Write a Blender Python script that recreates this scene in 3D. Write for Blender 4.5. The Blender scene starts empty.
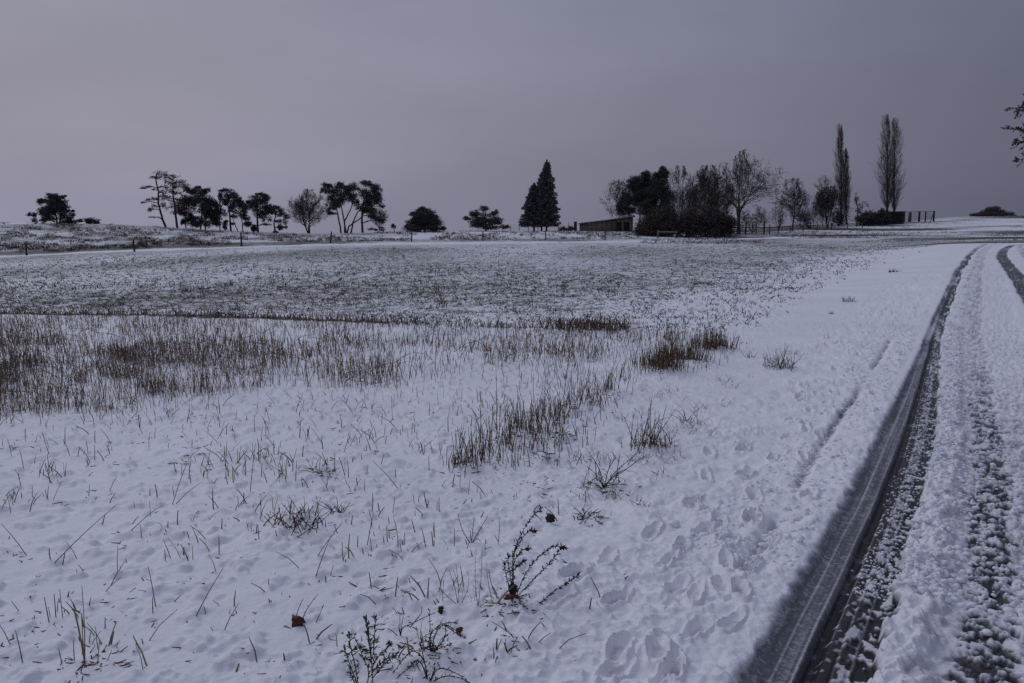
import bpy, math, random
import numpy as np
from mathutils import Vector

S = bpy.context.scene
COL = S.collection
RNG = np.random.default_rng(7)
random.seed(7)

# ------------------------------------------------------------------ camera, sky, sun, exposure
W_, H_ = 1024, 683
F_ = 28.0 / 36.0 * W_
CAMH = 1.65
HOR = 234.0
TP = (H_ / 2 - HOR) / F_
P_ = math.atan(TP)
cam = bpy.data.objects.new('camera', bpy.data.cameras.new('camera'))
COL.objects.link(cam)
cam.data.lens = 28.0
cam.data.sensor_width = 36.0
cam.data.clip_start = 0.05
cam.data.clip_end = 9000
cam.location = (0, 0, CAMH)
cam.rotation_euler = (math.pi / 2 - P_, 0, 0)
S.camera = cam

SUN_EL, SUN_AZ = math.radians(42), math.radians(-40)      # azimuth from +Y towards +X
sun = bpy.data.objects.new('sun', bpy.data.lights.new('sun', 'SUN'))
COL.objects.link(sun)
sun.data.energy = 0.60
sun.data.angle = math.radians(28)
sun.data.color = (0.90, 0.96, 1.0)
sd = Vector((math.sin(SUN_AZ) * math.cos(SUN_EL), math.cos(SUN_AZ) * math.cos(SUN_EL), math.sin(SUN_EL)))
sun.rotation_euler = sd.to_track_quat('Z', 'Y').to_euler()

w = bpy.data.worlds.new('World')
S.world = w
w.use_nodes = True
nt = w.node_tree
nt.nodes.clear()
wl = nt.links.new


def wn(t, **k):
    n = nt.nodes.new(t)
    for a, b in k.items():
        setattr(n, a, b)
    return n


out = wn('ShaderNodeOutputWorld')
bgA = wn('ShaderNodeBackground')
bgB = wn('ShaderNodeBackground')
addS = wn('ShaderNodeAddShader')
sky = wn('ShaderNodeTexSky', sky_type='NISHITA', sun_disc=False)
sky.sun_elevation = SUN_EL
sky.sun_rotation = SUN_AZ
sky.dust_density = 6
sky.air_density = 2
bgA.inputs['Strength'].default_value = 0.004
wl(sky.outputs[0], bgA.inputs['Color'])
tc = wn('ShaderNodeTexCoord')
sx = wn('ShaderNodeSeparateXYZ')
wl(tc.outputs['Generated'], sx.inputs[0])
ramp = wn('ShaderNodeValToRGB')                            # cloud deck, by height above the horizon
wl(sx.outputs['Z'], ramp.inputs[0])
cr = ramp.color_ramp
cr.interpolation = 'EASE'
cr.elements[0].position = 0.0
cr.elements[0].color = (0.94, 0.94, 0.95, 1)
cr.elements[1].position = 1.0
cr.elements[1].color = (1.31, 1.37, 1.45, 1)
for pos, c in ((0.10, (1.0, 1.0, 1.0)), (0.28, (0.97, 0.99, 1.02)), (0.5, (1.0, 1.10, 1.18))):
    e = cr.elements.new(pos)
    e.color = (*c, 1)
azr = wn('ShaderNodeMapRange')                             # the cloud is thicker towards the right
azr.inputs['From Min'].default_value = -0.65
azr.inputs['From Max'].default_value = 0.95
azr.inputs['To Min'].default_value = 0.0
azr.inputs['To Max'].default_value = 1.0
azr.interpolation_type = 'SMOOTHSTEP'
wl(sx.outputs['X'], azr.inputs['Value'])
mp = wn('ShaderNodeMapping')
mp.inputs['Scale'].default_value = (1.6, 1.6, 5.5)
wl(tc.outputs['Generated'], mp.inputs[0])
nz = wn('ShaderNodeTexNoise')
nz.inputs['Scale'].default_value = 1.5
nz.inputs['Detail'].default_value = 4
nz.inputs['Roughness'].default_value = 0.45
wl(mp.outputs[0], nz.inputs['Vector'])
nr = wn('ShaderNodeMapRange')
nr.inputs['From Min'].default_value = 0.3
nr.inputs['From Max'].default_value = 0.7
nr.inputs['To Min'].default_value = 0.90
nr.inputs['To Max'].default_value = 1.085
wl(nz.outputs[0], nr.inputs['Value'])
deck = wn('ShaderNodeMix', data_type='RGBA')
deck.inputs['A'].default_value = (0.288, 0.288, 0.380, 1)
deck.inputs['B'].default_value = (0.080, 0.086, 0.130, 1)
wl(azr.outputs[0], deck.inputs['Factor'])
vmul = wn('ShaderNodeVectorMath', operation='MULTIPLY')
wl(ramp.outputs[0], vmul.inputs[0])
wl(deck.outputs['Result'], vmul.inputs[1])
vm = wn('ShaderNodeVectorMath', operation='SCALE')
wl(vmul.outputs[0], vm.inputs[0])
zmin = wn('ShaderNodeMath', operation='MINIMUM')
wl(sx.outputs['Z'], zmin.inputs[0])
zmin.inputs[1].default_value = 0.30
zx = wn('ShaderNodeMath', operation='MULTIPLY')
wl(zmin.outputs[0], zx.inputs[0])
wl(sx.outputs['X'], zx.inputs[1])
zf = wn('ShaderNodeMath', operation='MULTIPLY_ADD')
wl(zx.outputs[0], zf.inputs[0])
zf.inputs[1].default_value = 1.3
zf.inputs[2].default_value = 1.0
m1 = wn('ShaderNodeMath', operation='MULTIPLY')
wl(zf.outputs[0], m1.inputs[0])
wl(nr.outputs[0], m1.inputs[1])
wl(m1.outputs[0], vm.inputs['Scale'])
wl(vm.outputs[0], bgB.inputs['Color'])
bgB.inputs['Strength'].default_value = 1.0
wl(bgA.outputs[0], addS.inputs[0])
wl(bgB.outputs[0], addS.inputs[1])
wl(addS.outputs[0], out.inputs[0])

S.view_settings.view_transform = 'Standard'
S.view_settings.look = 'None'
S.view_settings.exposure = 0.0
S.view_settings.gamma = 1.0
S.view_settings.use_curve_mapping = False
S.render.engine = 'CYCLES'
S.cycles.max_bounces = 5
S.cycles.diffuse_bounces = 3
S.cycles.use_denoising = False


# ------------------------------------------------------------------ helpers: noise
def _hash(ix, iy, seed):
    h = (ix.astype(np.int64) * 374761393 + iy.astype(np.int64) * 668265263 + seed * 2147483647) & 0xFFFFFFFF
    h = ((h ^ (h >> 13)) * 1274126177) & 0xFFFFFFFF
    h = h ^ (h >> 16)
    return (h & 0xFFFFFF) / float(0xFFFFFF)


def vnoise(x, y, seed=0):
    xi, yi = np.floor(x), np.floor(y)
    fx, fy = x - xi, y - yi
    fx = fx * fx * (3 - 2 * fx)
    fy = fy * fy * (3 - 2 * fy)
    a = _hash(xi, yi, seed)
    b = _hash(xi + 1, yi, seed)
    c = _hash(xi, yi + 1, seed)
    d = _hash(xi + 1, yi + 1, seed)
    return (a * (1 - fx) + b * fx) * (1 - fy) + (c * (1 - fx) + d * fx) * fy


def fbm(x, y, octv=3, seed=0, gain=0.5):
    s, a, t = 0, 1.0, 0
    for o in range(octv):
        ca, sa = math.cos(0.7 * o + 0.3), math.sin(0.7 * o + 0.3)
        xx, yy = (x * ca - y * sa) * 2 ** o, (x * sa + y * ca) * 2 ** o
        s = s + a * vnoise(xx + 11.3 * o, yy - 7.1 * o, seed + o * 17)
        t += a
        a *= gain
    return s / t


def sstep(a, b, x):
    t = np.clip((x - a) / (b - a), 0, 1)
    return t * t * (3 - 2 * t)


# ------------------------------------------------------------------ terrain
def pslope(py):                                            # height per metre of ground distance seen at that row
    v = (H_ / 2 - py) / F_
    return (-math.sin(P_) + v * math.cos(P_)) / (math.cos(P_) + v * math.sin(P_))


def bearing(px):
    return math.atan((px - W_ / 2) / F_ * math.cos(P_))


def zp(r, py):
    return CAMH + r * pslope(py)


TAB = {
    -300: [(20, 0), (50, -.3), (78, zp(78, 259)), (88, zp(88, 254)), (106, zp(106, 234)), (125, zp(125, 223.0)), (170, 2.9), (400, -4)],
    0: [(20, 0), (50, -.25), (80, zp(80, 257.5)), (90, zp(90, 253)), (107, zp(107, 235)), (125, zp(125, 222.5)), (180, 2.9), (400, -4)],
    110: [(20, 0), (50, -.2), (84, zp(84, 253.5)), (92, zp(92, 250)), (109, zp(109, 235)), (125, zp(125, 223.8)), (180, 2.7), (400, -4)],
    165: [(20, 0), (50, -.15), (86, zp(86, 251.5)), (93, zp(93, 248)), (110, zp(110, 236)), (126, zp(126, 227.3)), (180, 2.0), (400, -4)],
    240: [(20, 0), (50, -.1), (88, zp(88, 249)), (96, zp(96, 246)), (112, zp(112, 238)), (128, zp(128, 231.8)), (180, 1.2), (400, -5)],
    320: [(20, 0), (60, 0), (93, zp(93, 247)), (100, zp(100, 243.5)), (115, zp(115, 238.5)), (132, zp(132, 233.5)), (180, .9), (400, -6)],
    450: [(20, 0), (60, 0), (97, zp(97, 245.5)), (104, zp(104, 242)), (118, zp(118, 236.5)), (138, zp(138, 231.0)), (180, 1.6), (400, -5)],
    600: [(20, 0), (60, 0), (100, zp(100, 243.8)), (107, zp(107, 241.4)), (122, zp(122, 236)), (145, zp(145, 231)), (190, 1.6), (400, -5)],
    700: [(20, 0), (60, zp(60, 255.5)), (98, zp(98, 243.5)), (118, zp(118, 238.5)), (135, zp(135, 234)), (155, zp(155, 230.5)), (200, 2), (400, -5)],
    800: [(20, .02), (50, zp(50, 258)), (90, zp(90, 244)), (115, zp(115, 238)), (140, zp(140, 231)), (180, zp(180, 224.5)), (230, 3), (400, -4)],
    880: [(14, .0), (25, zp(25, 281)), (60, zp(60, 252)), (90, zp(90, 242.5)), (130, zp(130, 234)), (165, zp(165, 227)), (195, zp(195, 221.8)), (260, 4), (450, -3)],
    950: [(12, .0), (20, zp(20, 290)), (35, zp(35, 260)), (55, zp(55, 247)), (75, zp(75, 242.2)), (115, zp(115, 237)), (160, zp(160, 227.5)), (200, zp(200, 219.8)), (240, zp(240, 217.2)), (500, 2)],
    1024: [(12, .0), (20, zp(20, 289)), (35, zp(35, 258)), (55, zp(55, 245.5)), (75, zp(75, 241)), (115, zp(115, 236)), (160, zp(160, 226)), (205, zp(205, 218.5)), (245, zp(245, 215.6)), (500, 3)],
    1300: [(12, .0), (20, zp(20, 287)), (35, zp(35, 256)), (55, zp(55, 244)), (75, zp(75, 239.5)), (115, zp(115, 234)), (160, zp(160, 225)), (205, zp(205, 217)), (245, zp(245, 214)), (500, 3)],
}
LR = np.linspace(math.log(1.0), math.log(5000), 700)
TBEAR = []
TPROF = []
for px in sorted(TAB):
    cb_ = math.cos(bearing(px))
    pts = [(1.0, 0), (6, 0)] + [(a / cb_, b) for a, b in TAB[px]] + [(1200, -28), (5000, -150)]
    lx = np.array([math.log(a) for a, b in pts])
    ly = np.array([b for a, b in pts])
    h = np.diff(lx)
    dl = np.diff(ly) / h
    m = np.zeros(len(lx))
    for i in range(1, len(lx) - 1):                       # monotone cubic
        if dl[i - 1] * dl[i] > 0:
            w1, w2 = 2 * h[i] + h[i - 1], h[i] + 2 * h[i - 1]
            m[i] = (w1 + w2) / (w1 / dl[i - 1] + w2 / dl[i])
    k = np.clip(np.searchsorted(lx, LR) - 1, 0, len(lx) - 2)
    t = (LR - lx[k]) / h[k]
    v = (2 * t**3 - 3 * t**2 + 1) * ly[k] + (t**3 - 2 * t**2 + t) * h[k] * m[k] + (-2 * t**3 + 3 * t**2) * ly[k + 1] + (t**3 - t**2) * h[k] * m[k + 1]
    TBEAR.append(bearing(px))
    TPROF.append(v)
TBEAR = np.array(TBEAR)
TPROF = np.array(TPROF)
BFINE = np.linspace(-math.pi, math.pi, 1441)               # smooth across bearings
PF = np.stack([np.interp(BFINE, TBEAR, TPROF[:, j]) for j in range(len(LR))], 1)
ker = np.hanning(13)[1:-1]
ker /= ker.sum()
PFs = PF.copy()
for j in range(PF.shape[1]):
    PFs[:, j] = np.convolve(np.concatenate([PF[-6:, j], PF[:, j], PF[:6, j]]), ker, 'same')[6:-6]
back = sstep(1.3, 2.2, np.abs(BFINE))[:, None]
PF = PFs * (1 - back) + PFs.mean(0)[None, :] * back * 0.4 + 0 * back
PFflat = None


def zbase(x, y):
    th = np.arctan2(x, y)
    r = np.hypot(x, y)
    fj = np.clip((np.log(np.maximum(r, 1.0)) - LR[0]) / (LR[1] - LR[0]), 0, len(LR) - 1.001)
    fi = np.clip((th - BFINE[0]) / (BFINE[1] - BFINE[0]), 0, len(BFINE) - 1.001)
    i, j = fi.astype(int), fj.astype(int)
    a, b = fi - i, fj - j
    return (PF[i, j] * (1 - a) + PF[i + 1, j] * a) * (1 - b) + (PF[i, j + 1] * (1 - a) + PF[i + 1, j + 1] * a) * b


RS = np.exp(np.linspace(math.log(1.2), math.log(400), 900))


def ground(px, py):                                        # where the sight line of a pixel meets the terrain
    px, py = np.atleast_1d(np.asarray(px, float)), np.atleast_1d(np.asarray(py, float))
    u = (px - W_ / 2) / F_
    v = (H_ / 2 - py) / F_
    fy = math.cos(P_) + v * math.sin(P_)
    dz = -math.sin(P_) + v * math.cos(P_)
    hr = np.hypot(u, fy)
    X, Y, ok = np.zeros(len(px)), np.zeros(len(px)), np.zeros(len(px), bool)
    for s in range(0, len(px), 4000):
        e = min(s + 4000, len(px))
        gx = RS[None, :] * (u[s:e] / hr[s:e])[:, None]
        gy = RS[None, :] * (fy[s:e] / hr[s:e])[:, None]
        d = CAMH + RS[None, :] * (dz[s:e] / hr[s:e])[:, None] - zbase(gx, gy)
        neg = d < 0
        k = np.argmax(neg, 1)
        ok[s:e] = neg.any(1) & (k > 0)
        k = np.clip(k, 1, len(RS) - 1)
        i = np.arange(e - s)
        t = d[i, k - 1] / np.maximum(d[i, k - 1] - d[i, k], 1e-9)
        X[s:e] = gx[i, k - 1] * (1 - t) + gx[i, k] * t
        Y[s:e] = gy[i, k - 1] * (1 - t) + gy[i, k] * t
    return X, Y, ok


def g1(px, py):
    X, Y, ok = ground([px], [py])
    return float(X[0]), float(Y[0])


# paths on the ground -----------------------------------------------------------------
def smooth_path(pix, n=140, ext=None):
    pts = np.array([g1(a, b) for a, b in pix])
    if ext is not None:
        pts = np.concatenate([ext(pts)[0], pts, ext(pts)[1]])
    for _ in range(3):
        q = np.empty((2 * len(pts) - 2, 2))
        q[0::2] = pts[:-1] * .75 + pts[1:] * .25
        q[1::2] = pts[:-1] * .25 + pts[1:] * .75
        pts = np.concatenate([pts[:1], q, pts[-1:]])
    return pts


def rut_ext(pts):
    d0 = pts[0] - pts[1]
    d0 /= np.linalg.norm(d0)
    head = np.array([pts[0] + d0 * t for t in (14, 7, 3)])
    d1 = pts[-1] - pts[-2]
    d1 /= np.linalg.norm(d1)
    d1 = np.array([d1[0] + .5, d1[1] * .6 - .1])
    tail = np.array([pts[-1] + d1 * t for t in (10, 40, 90)])
    return head, tail


RUT = smooth_path([(802, 683), (857, 556), (886, 490), (908, 430), (928, 356), (936, 325), (949.5, 293), (964, 262), (973, 251), (982, 245.5), (993, 242.6)], ext=rut_ext)


def path_coord(x, y, path):                                # signed side offset and length along a path
    best = np.full(x.shape, 1e9)
    sgn = np.zeros(x.shape)
    along = np.zeros(x.shape)
    L = 0
    for a, b in zip(path[:-1], path[1:]):
        d = b - a
        l = np.linalg.norm(d)
        if l < 1e-6:
            continue
        d = d / l
        t = np.clip((x - a[0]) * d[0] + (y - a[1]) * d[1], 0, l)
        ex, ey = x - a[0] - d[0] * t, y - a[1] - d[1] * t
        q = np.hypot(ex, ey)
        m = q < best
        best = np.where(m, q, best)
        sgn = np.where(m, np.sign(d[1] * ex - d[0] * ey), sgn)
        along = np.where(m, L + t, along)
        L += l
    return best * np.where(sgn == 0, 1, sgn), along


RUTC = smooth_path([(1160, 480), (1090, 370), (1050, 322), (1030, 295), (1014, 272), (1005, 262), (1001, 254.5), (1005, 248.5), (1015, 244.0)], ext=rut_ext)
BIKE = smooth_path([(652, 683), (700, 622), (770, 534), (800, 482), (830, 430), (868, 379), (890, 340)])
pr = lambda X, Y, sx, ox, oy: (ox + X / sx, oy + Y / sx)
FEET = [pr(a, b, 3.16, 700, 230) for a, b in ((520, 325), (500, 395), (480, 440), (465, 465), (410, 480), (420, 510), (400, 545), (350, 570), (410, 575), (290, 600), (530, 290), (545, 300), (440, 370), (475, 380), (430, 435), (560, 275), (585, 335), (515, 300), (545, 430), (330, 615))]
FEET += [pr(a, b, 2.7, 500, 430) for a, b in ((660, 125), (685, 185), (410, 280), (448, 370), (610, 368), (320, 458), (320, 600), (290, 350), (560, 225), (690, 245), (735, 80), (720, 320), (600, 440), (310, 655))]
FEETW = [g1(a, b) for a, b in FEET]
_rs = np.random.default_rng(5)
for _ in range(50):
    _a, _b = g1(*[(660, 683), (715, 600), (770, 520), (810, 455), (850, 400), (880, 350), (905, 310)][_ % 7])
    _t = _rs.uniform(-.55, .55)
    FEETW.append((_a - .10 + _rs.normal() * .30 + .5 * _t, _b + .3 + _t * 1.2 + _rs.normal() * .15))
rd = np.array([0.5, 0.86])


def field_zone(x, y):                                      # 1 inside the winter crop, left of its edge along the track
    s, a = s_cache(x, y)
    return s


def s_cache(x, y):
    return path_coord(x, y, RUT)


# edges of the fields as pixel polylines seen on the ground, turned to world curves
VERGE = smooth_path([(400, 683), (520, 600), (590, 520), (640, 450), (700, 395), (760, 345), (800, 305), (850, 275), (890, 259), (925, 248)])
ROW = smooth_path([(380, 500), (455, 462), (520, 430), (590, 400), (625, 380), (680, 352), (725, 338), (760, 325)])
LINE = smooth_path([(-250, 308), (0, 314), (120, 315), (250, 318), (400, 323), (520, 328), (600, 330), (640, 331)])
STRIP = smooth_path([(-350, 260), (-100, 258), (0, 256.5), (130, 251), (240, 247.5), (330, 245), (450, 243.4), (560, 242.6), (640, 241.6), (720, 239.5), (800, 237.5)])

TUFTS = []                                                 # (x, y, radius, lift): snow heaped round plants


def rut_profile(s, al, r, x, y):
    """height change and dirt (0 snow .. 1 wet dark ground) across the wheel ruts"""
    edgew = fbm(x / .09, y / .09, 3, 6) - .5
    s0 = s
    s = np.where(np.abs(s) < .8, s + .045 * sstep(8, 14, r) * (fbm(al / 3.0, al * 0 + 2, 2, 69) - .5) * 2, s)
    s = np.where(np.abs(s) < .3, np.sign(s) * np.minimum(np.abs(s) * (1 + .75 * sstep(7, 15, r)), .298), s)
    s = s + .05 * edgew * sstep(-.12, -.2, s) + .15 * edgew * sstep(.13, .26, s) + .05 * (fbm(x / .5, y / .5, 2, 7) - .5) * sstep(.3, .5, s)
    crumb = fbm(x / .030, y / .030, 2, 41)
    crumb2 = fbm(x / .075, y / .075, 3, 43)
    streak = vnoise(s / .010, al / .6, 44)
    h = np.zeros(s.shape)
    d = np.zeros(s.shape)
    band = lambda a, b, e=.015: sstep(a - e, a + e, s) * (1 - sstep(b - e, b + e, s))
    # main rut
    g = sstep(-.235, -.12, s) * (1 - sstep(.0, .04, s))
    h += -.036 * g
    g = band(-.205, .02, .02)
    d = np.maximum(d, g * (.60 + .14 * (streak - .5) + .12 * (vnoise(s / .03, al / 1.5, 46) - .5) + .3 * sstep(-.06, .02, s) * (crumb - .3)))
    fleck = fbm(x / .016, y / .016, 2, 73)
    d = d - g * .10 * sstep(.60, .78, fleck) - g * .05 * (np.sin(al / .024 * 6.283) > .55) * (s < -.06) * sstep(.42, .55, fbm(x / .12, y / .12, 2, 74))
    for o in (-.115, -.045):
        ln = np.exp(-((s - o) / .006) ** 2)
        d = d - .17 * ln * g
        h = h + .006 * ln
    g = band(-.030, .078, .012)
    h += -.040 * g
    d = np.maximum(d, g * (.97 - .9 * sstep(.60, .72, crumb) * .6))
    ln = np.exp(-((s - .03) / .005) ** 2)
    d = d - .5 * ln * sstep(.4, .5, vnoise(al * 1.2, al * 0, 71))
    g = band(.075, .135, .012)
    c = sstep(.40, .56, crumb)
    h += (-.036 + .014 * c) * g
    d = np.maximum(d, g * (.95 - .62 * c))
    g = band(.135, .215, .018)
    c = sstep(.56, .68, crumb)
    h += (-.042 + .012 * c) * g
    d = np.maximum(d, g * (1 - .8 * c))
    # ridge of thrown snow
    g = band(.215, .40, .03)
    bil = (1 - np.abs(2 * fbm(x / .075, y / .075, 3, 57) - 1)) ** 2
    h += g * (.060 * bil * (.2 + .8 * fbm(x / .2, y / .2, 2, 58)) + .006 + .014 * crumb) * (1 - .6 * sstep(7, 15, r))
    d = np.maximum(d, band(.20, .50, .04) * (.05 + .42 * sstep(.48, .62, fbm(x / .12, y / .12, 3, 59)) * (1 - bil)))
    # packed grey lane and its dark broken lane
    fadeB = 1 - .60 * sstep(6, 13, r)
    g = band(.36, .49, .03)
    h += -.018 * g + g * .012 * crumb2
    d = np.maximum(d, g * (.20 + .15 * (fbm(x / .15, y / .15, 3, 65) - .5)) * fadeB)
    g = band(.48, .70, .03) 
    c = sstep(.42, .58, crumb2 * .30 + crumb * .38 + fleck * .32)
    h += g * (-.026 + .018 * c)
    d = np.maximum(d, g * (.84 - .66 * c) * fadeB)
    g = band(.70, 1.28, .05)
    c = sstep(.42, .56, crumb2 * .35 + crumb * .35 + fleck * .30)
    h += g * (-.022 + .014 * c)
    d = np.maximum(d, g * (.42 - .28 * c + .08 * (streak - .5)) * (fadeB - .25) * 1.3)
    # the second wheel, on its own line
    sc, ac = path_coord(x, y, RUTC)
    sc = sc + .10 * (fbm(x / .6, y / .6, 2, 67) - .5)
    g = sstep(-.25, -.18, sc) * (1 - sstep(.18, .25, sc))
    h += -.035 * g
    c = sstep(.54, .68, crumb)
    d = np.maximum(d, g * (.86 - .35 * c + .2 * (streak - .5)) * (.55 + .6 * fbm(ac / 2.5, ac * 0, 2, 68)))
    g = band(2.15, 2.5, .08)
    c = sstep(.40, .60, crumb2)
    d = np.maximum(d, g * (.45 - .4 * c))
    h += -.02 * g
    d = d * (1 - .3 * sstep(40, 75, r))
    d = np.where(np.abs(s) < .3, d * (1 - sstep(9, 16, r) * .55 * sstep(.45, .75, fbm(al / 1.6, s / .15, 2, 72))), d)
    # lumpy crumbs on all of the road
    road = sstep(-1.15, -.25, s) * (1 - sstep(3.0, 3.8, s)) * (1 - band(-.21, .215))
    lump = np.abs(fbm(x / .10, y / .10, 3, 51) - .5) * 2
    h += road * (1 - .65 * sstep(7, 15, r)) * (.020 * (1 - lump) ** 2 + .012 * (crumb - .5)) * (1 - .5 * band(-1.15, -.25, .2))
    h += .008 * np.exp(-((s + .27) / .06) ** 2)
    return h, np.clip(d, 0, 1)


def detail(x, y, want=False):
    r = np.hypot(x, y)
    near = 1 - sstep(25, 60, r)
    s, al = path_coord(x, y, RUT)
    vs, _ = path_coord(x, y, VERGE)
    fieldside = 1 - sstep(-.8, .6, vs)
    h = near * (.05 * (fbm(x / 1.7, y / 1.7, 3, 1) - .5) + .015 * (fbm(x / .34, y / .34, 3, 2) - .5) + .008 * (fbm(x / .07, y / .07, 3, 15, .6) - .5))
    h += near * fieldside * (.026 * sstep(.50, .8, fbm(x / .12, y / .12, 3, 3, .6)) - .016 * sstep(.68, .84, fbm(x / .10, y / .10, 2, 14)))
    # small steps where snow lies over stubble rows
    h += near * fieldside * .02 * np.abs(fbm(x / .5 + 3, y / .22, 2, 4) - .5)
    h += .10 * (1 - near) * (fbm(x / 5, y / 5, 3, 8) - .5)
    rh, dirt_shade = rut_profile(s, al, r, x, y)
    h += rh * (r < 130)
    slush_shade = np.zeros(x.shape)
    # footprints: toe and heel pressed in, rim pushed up
    for i, (fx, fy) in enumerate(FEETW):
        q = (np.abs(x - fx) < .4) & (np.abs(y - fy) < .4)
        if not q.any():
            continue
        ang = math.radians(26 + 16 * math.sin(i * 2.3))
        dx, dy = x[q] - fx, y[q] - fy
        u_ = (dx * math.sin(ang) + dy * math.cos(ang)) / .100
        v_ = (dx * math.cos(ang) - dy * math.sin(ang)) / (.036 + .006 * math.sin(i))
        rr = np.sqrt(u_ ** 2 + v_ ** 2) + .75 * (fbm(x[q] / .05, y[q] / .05, 3, 80 + i) - .5)
        dep = .036 * (.62 + .3 * math.sin(i * 5.1)) * (1 - sstep(.45, 1.10, rr)) - .016 * np.exp(-((rr - 1.22) / .2) ** 2)
        h[q] -= dep
        slush_shade[q] = np.maximum(slush_shade[q], .24 * (1 - sstep(.4, .9, rr)))  # wet slush tone, darkened further in colour to strengthen the print's shading
    # narrow tyre line
    b, ba = path_coord(x, y, BIKE)
    on = sstep(.25, .5, vnoise(ba * 1.3, ba * 0 + 1, 33)) * (r < 20)
    slot = np.exp(-((r - 8.2) / 1.3) ** 2)
    on = np.maximum(on, slot)
    gb = np.exp(-(b / .035) ** 2) * on
    cb = fbm(x / .028, y / .028, 2, 34)
    h -= gb * (.030 + .02 * cb)
    slush_shade = np.maximum(slush_shade, gb * (.38 * sstep(.3, .6, cb) + .35 * slot))
    # churned snow beside the track
    ch = sstep(-2.3, -1.2, s) * (1 - sstep(-.35, -.2, s)) * (r < 30)
    bch = (1 - np.abs(2 * fbm(x / .085, y / .085, 3, 62) - 1)) ** 2
    h += ch * (.055 * (fbm(x / .13, y / .13, 3, 61, .6) - .5) + .024 * bch * sstep(.4, .6, fbm(x / .4, y / .4, 2, 63)))
    dirt_shade = np.maximum(dirt_shade, slush_shade)  # road dirt joined with the slush and painted shade of the prints
    for (tx, ty, tr, tl) in TUFTS:
        q = (np.abs(x - tx) < tr * 3) & (np.abs(y - ty) < tr * 3)
        if q.any():
            dd = np.hypot(x[q] - tx, y[q] - ty) / tr
            h[q] += tl * np.exp(-(dd * 1.0) ** 2) * (.5 + fbm(x[q] / .07, y[q] / .07, 2, 90)) 
    if want:
        return h, dirt_shade, s, vs, r
    return h


def gz(x, y):
    x, y = np.atleast_1d(np.asarray(x, float)), np.atleast_1d(np.asarray(y, float))
    return zbase(x, y) + detail(x, y)


# ------------------------------------------------------------------ helpers: objects
def props(o, label=None, cat=None, group=None, kind=None):
    if label:
        o['label'] = label
    if cat:
        o['category'] = cat
    if group:
        o['group'] = group
    if kind:
        o['kind'] = kind
    return o


def empty(name, label, cat, loc, rz=0.0, group=None):
    o = bpy.data.objects.new(name, None)
    COL.objects.link(o)
    o.location = loc
    o.rotation_euler = (0, 0, rz)
    o.empty_display_size = .2
    return props(o, label, cat, group)


def np_mesh(name, V, F, mat, parent=None, attrs=None, smooth=False):
    V = np.ascontiguousarray(V, dtype=np.float32).reshape(-1, 3)
    F = np.ascontiguousarray(F, dtype=np.int32)
    me = bpy.data.meshes.new(name)
    me.vertices.add(len(V))
    me.vertices.foreach_set('co', V.ravel())
    n, k = F.shape
    me.loops.add(n * k)
    me.loops.foreach_set('vertex_index', F.ravel())
    me.polygons.add(n)
    me.polygons.foreach_set('loop_start', np.arange(0, n * k, k, dtype=np.int32))
    me.polygons.foreach_set('loop_total', np.full(n, k, dtype=np.int32))
    if smooth:
        me.polygons.foreach_set('use_smooth', np.ones(n, dtype=bool))
    for an, av in (attrs or {}).items():
        at = me.attributes.new(an, 'FLOAT', 'POINT')
        at.data.foreach_set('value', np.ascontiguousarray(av, dtype=np.float32))
    me.update(calc_edges=True)
    me.materials.append(mat)
    o = bpy.data.objects.new(name, me)
    COL.objects.link(o)
    if parent is not None:
        o.parent = parent
    return o


def prisms(segs, sides=3, tone=None):
    """segs (n,8): p0, p1, r0, r1 -> verts, quads"""
    segs = np.asarray(segs, float)
    p0, p1, r0, r1 = segs[:, :3], segs[:, 3:6], segs[:, 6], segs[:, 7]
    d = p1 - p0
    d /= np.maximum(np.linalg.norm(d, axis=1), 1e-9)[:, None]
    ref = np.where(np.abs(d[:, 2:3]) < .9, np.array([[0, 0, 1.]]), np.array([[1., 0, 0]]))
    a = np.cross(d, ref)
    a /= np.linalg.norm(a, axis=1)[:, None]
    b = np.cross(d, a)
    V = []
    for p, r in ((p0, r0), (p1, r1)):
        for k in range(sides):
            an = 2 * math.pi * k / sides
            V.append(p + r[:, None] * (a * math.cos(an) + b * math.sin(an)))
    V = np.stack(V, 1)
    n = len(segs)
    base = (np.arange(n) * 2 * sides)[:, None]
    F = []
    for k in range(sides):
        k2 = (k + 1) % sides
        F.append(base + np.array([[k, k2, sides + k2, sides + k]]))
    F = np.stack(F, 1).reshape(-1, 4)
    return V.reshape(-1, 3), F


def quads(C, size, aspect=1.0, flat=0.0, rng=RNG):
    """random little leaf faces round centres C"""
    n = len(C)
    a = rng.normal(size=(n, 3))
    a[:, 2] *= (1 - flat)
    a /= np.linalg.norm(a, axis=1)[:, None]
    t = rng.normal(size=(n, 3))
    b = np.cross(a, t)
    b /= np.linalg.norm(b, axis=1)[:, None]
    size = np.asarray(size).reshape(-1, 1) if np.ndim(size) else np.full((n, 1), size)
    a, b = a * size, b * size * aspect
    V = np.stack([C - a, C + b * .5 - a * .1, C + a, C - b * .5 + a * .1], 1)
    F = np.arange(n * 4).reshape(n, 4)
    tone = np.repeat(rng.random(n), 4)
    return V.reshape(-1, 3), F, tone


def join(*parts):
    Vs, Fs, Ts, o = [], [], [], 0
    for p in parts:
        V, F = p[0], p[1]
        Vs.append(V)
        Fs.append(F + o)
        Ts.append(p[2] if len(p) > 2 else np.full(len(V), .5))
        o += len(V)
    return np.concatenate(Vs), np.concatenate(Fs), np.concatenate(Ts)


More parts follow.
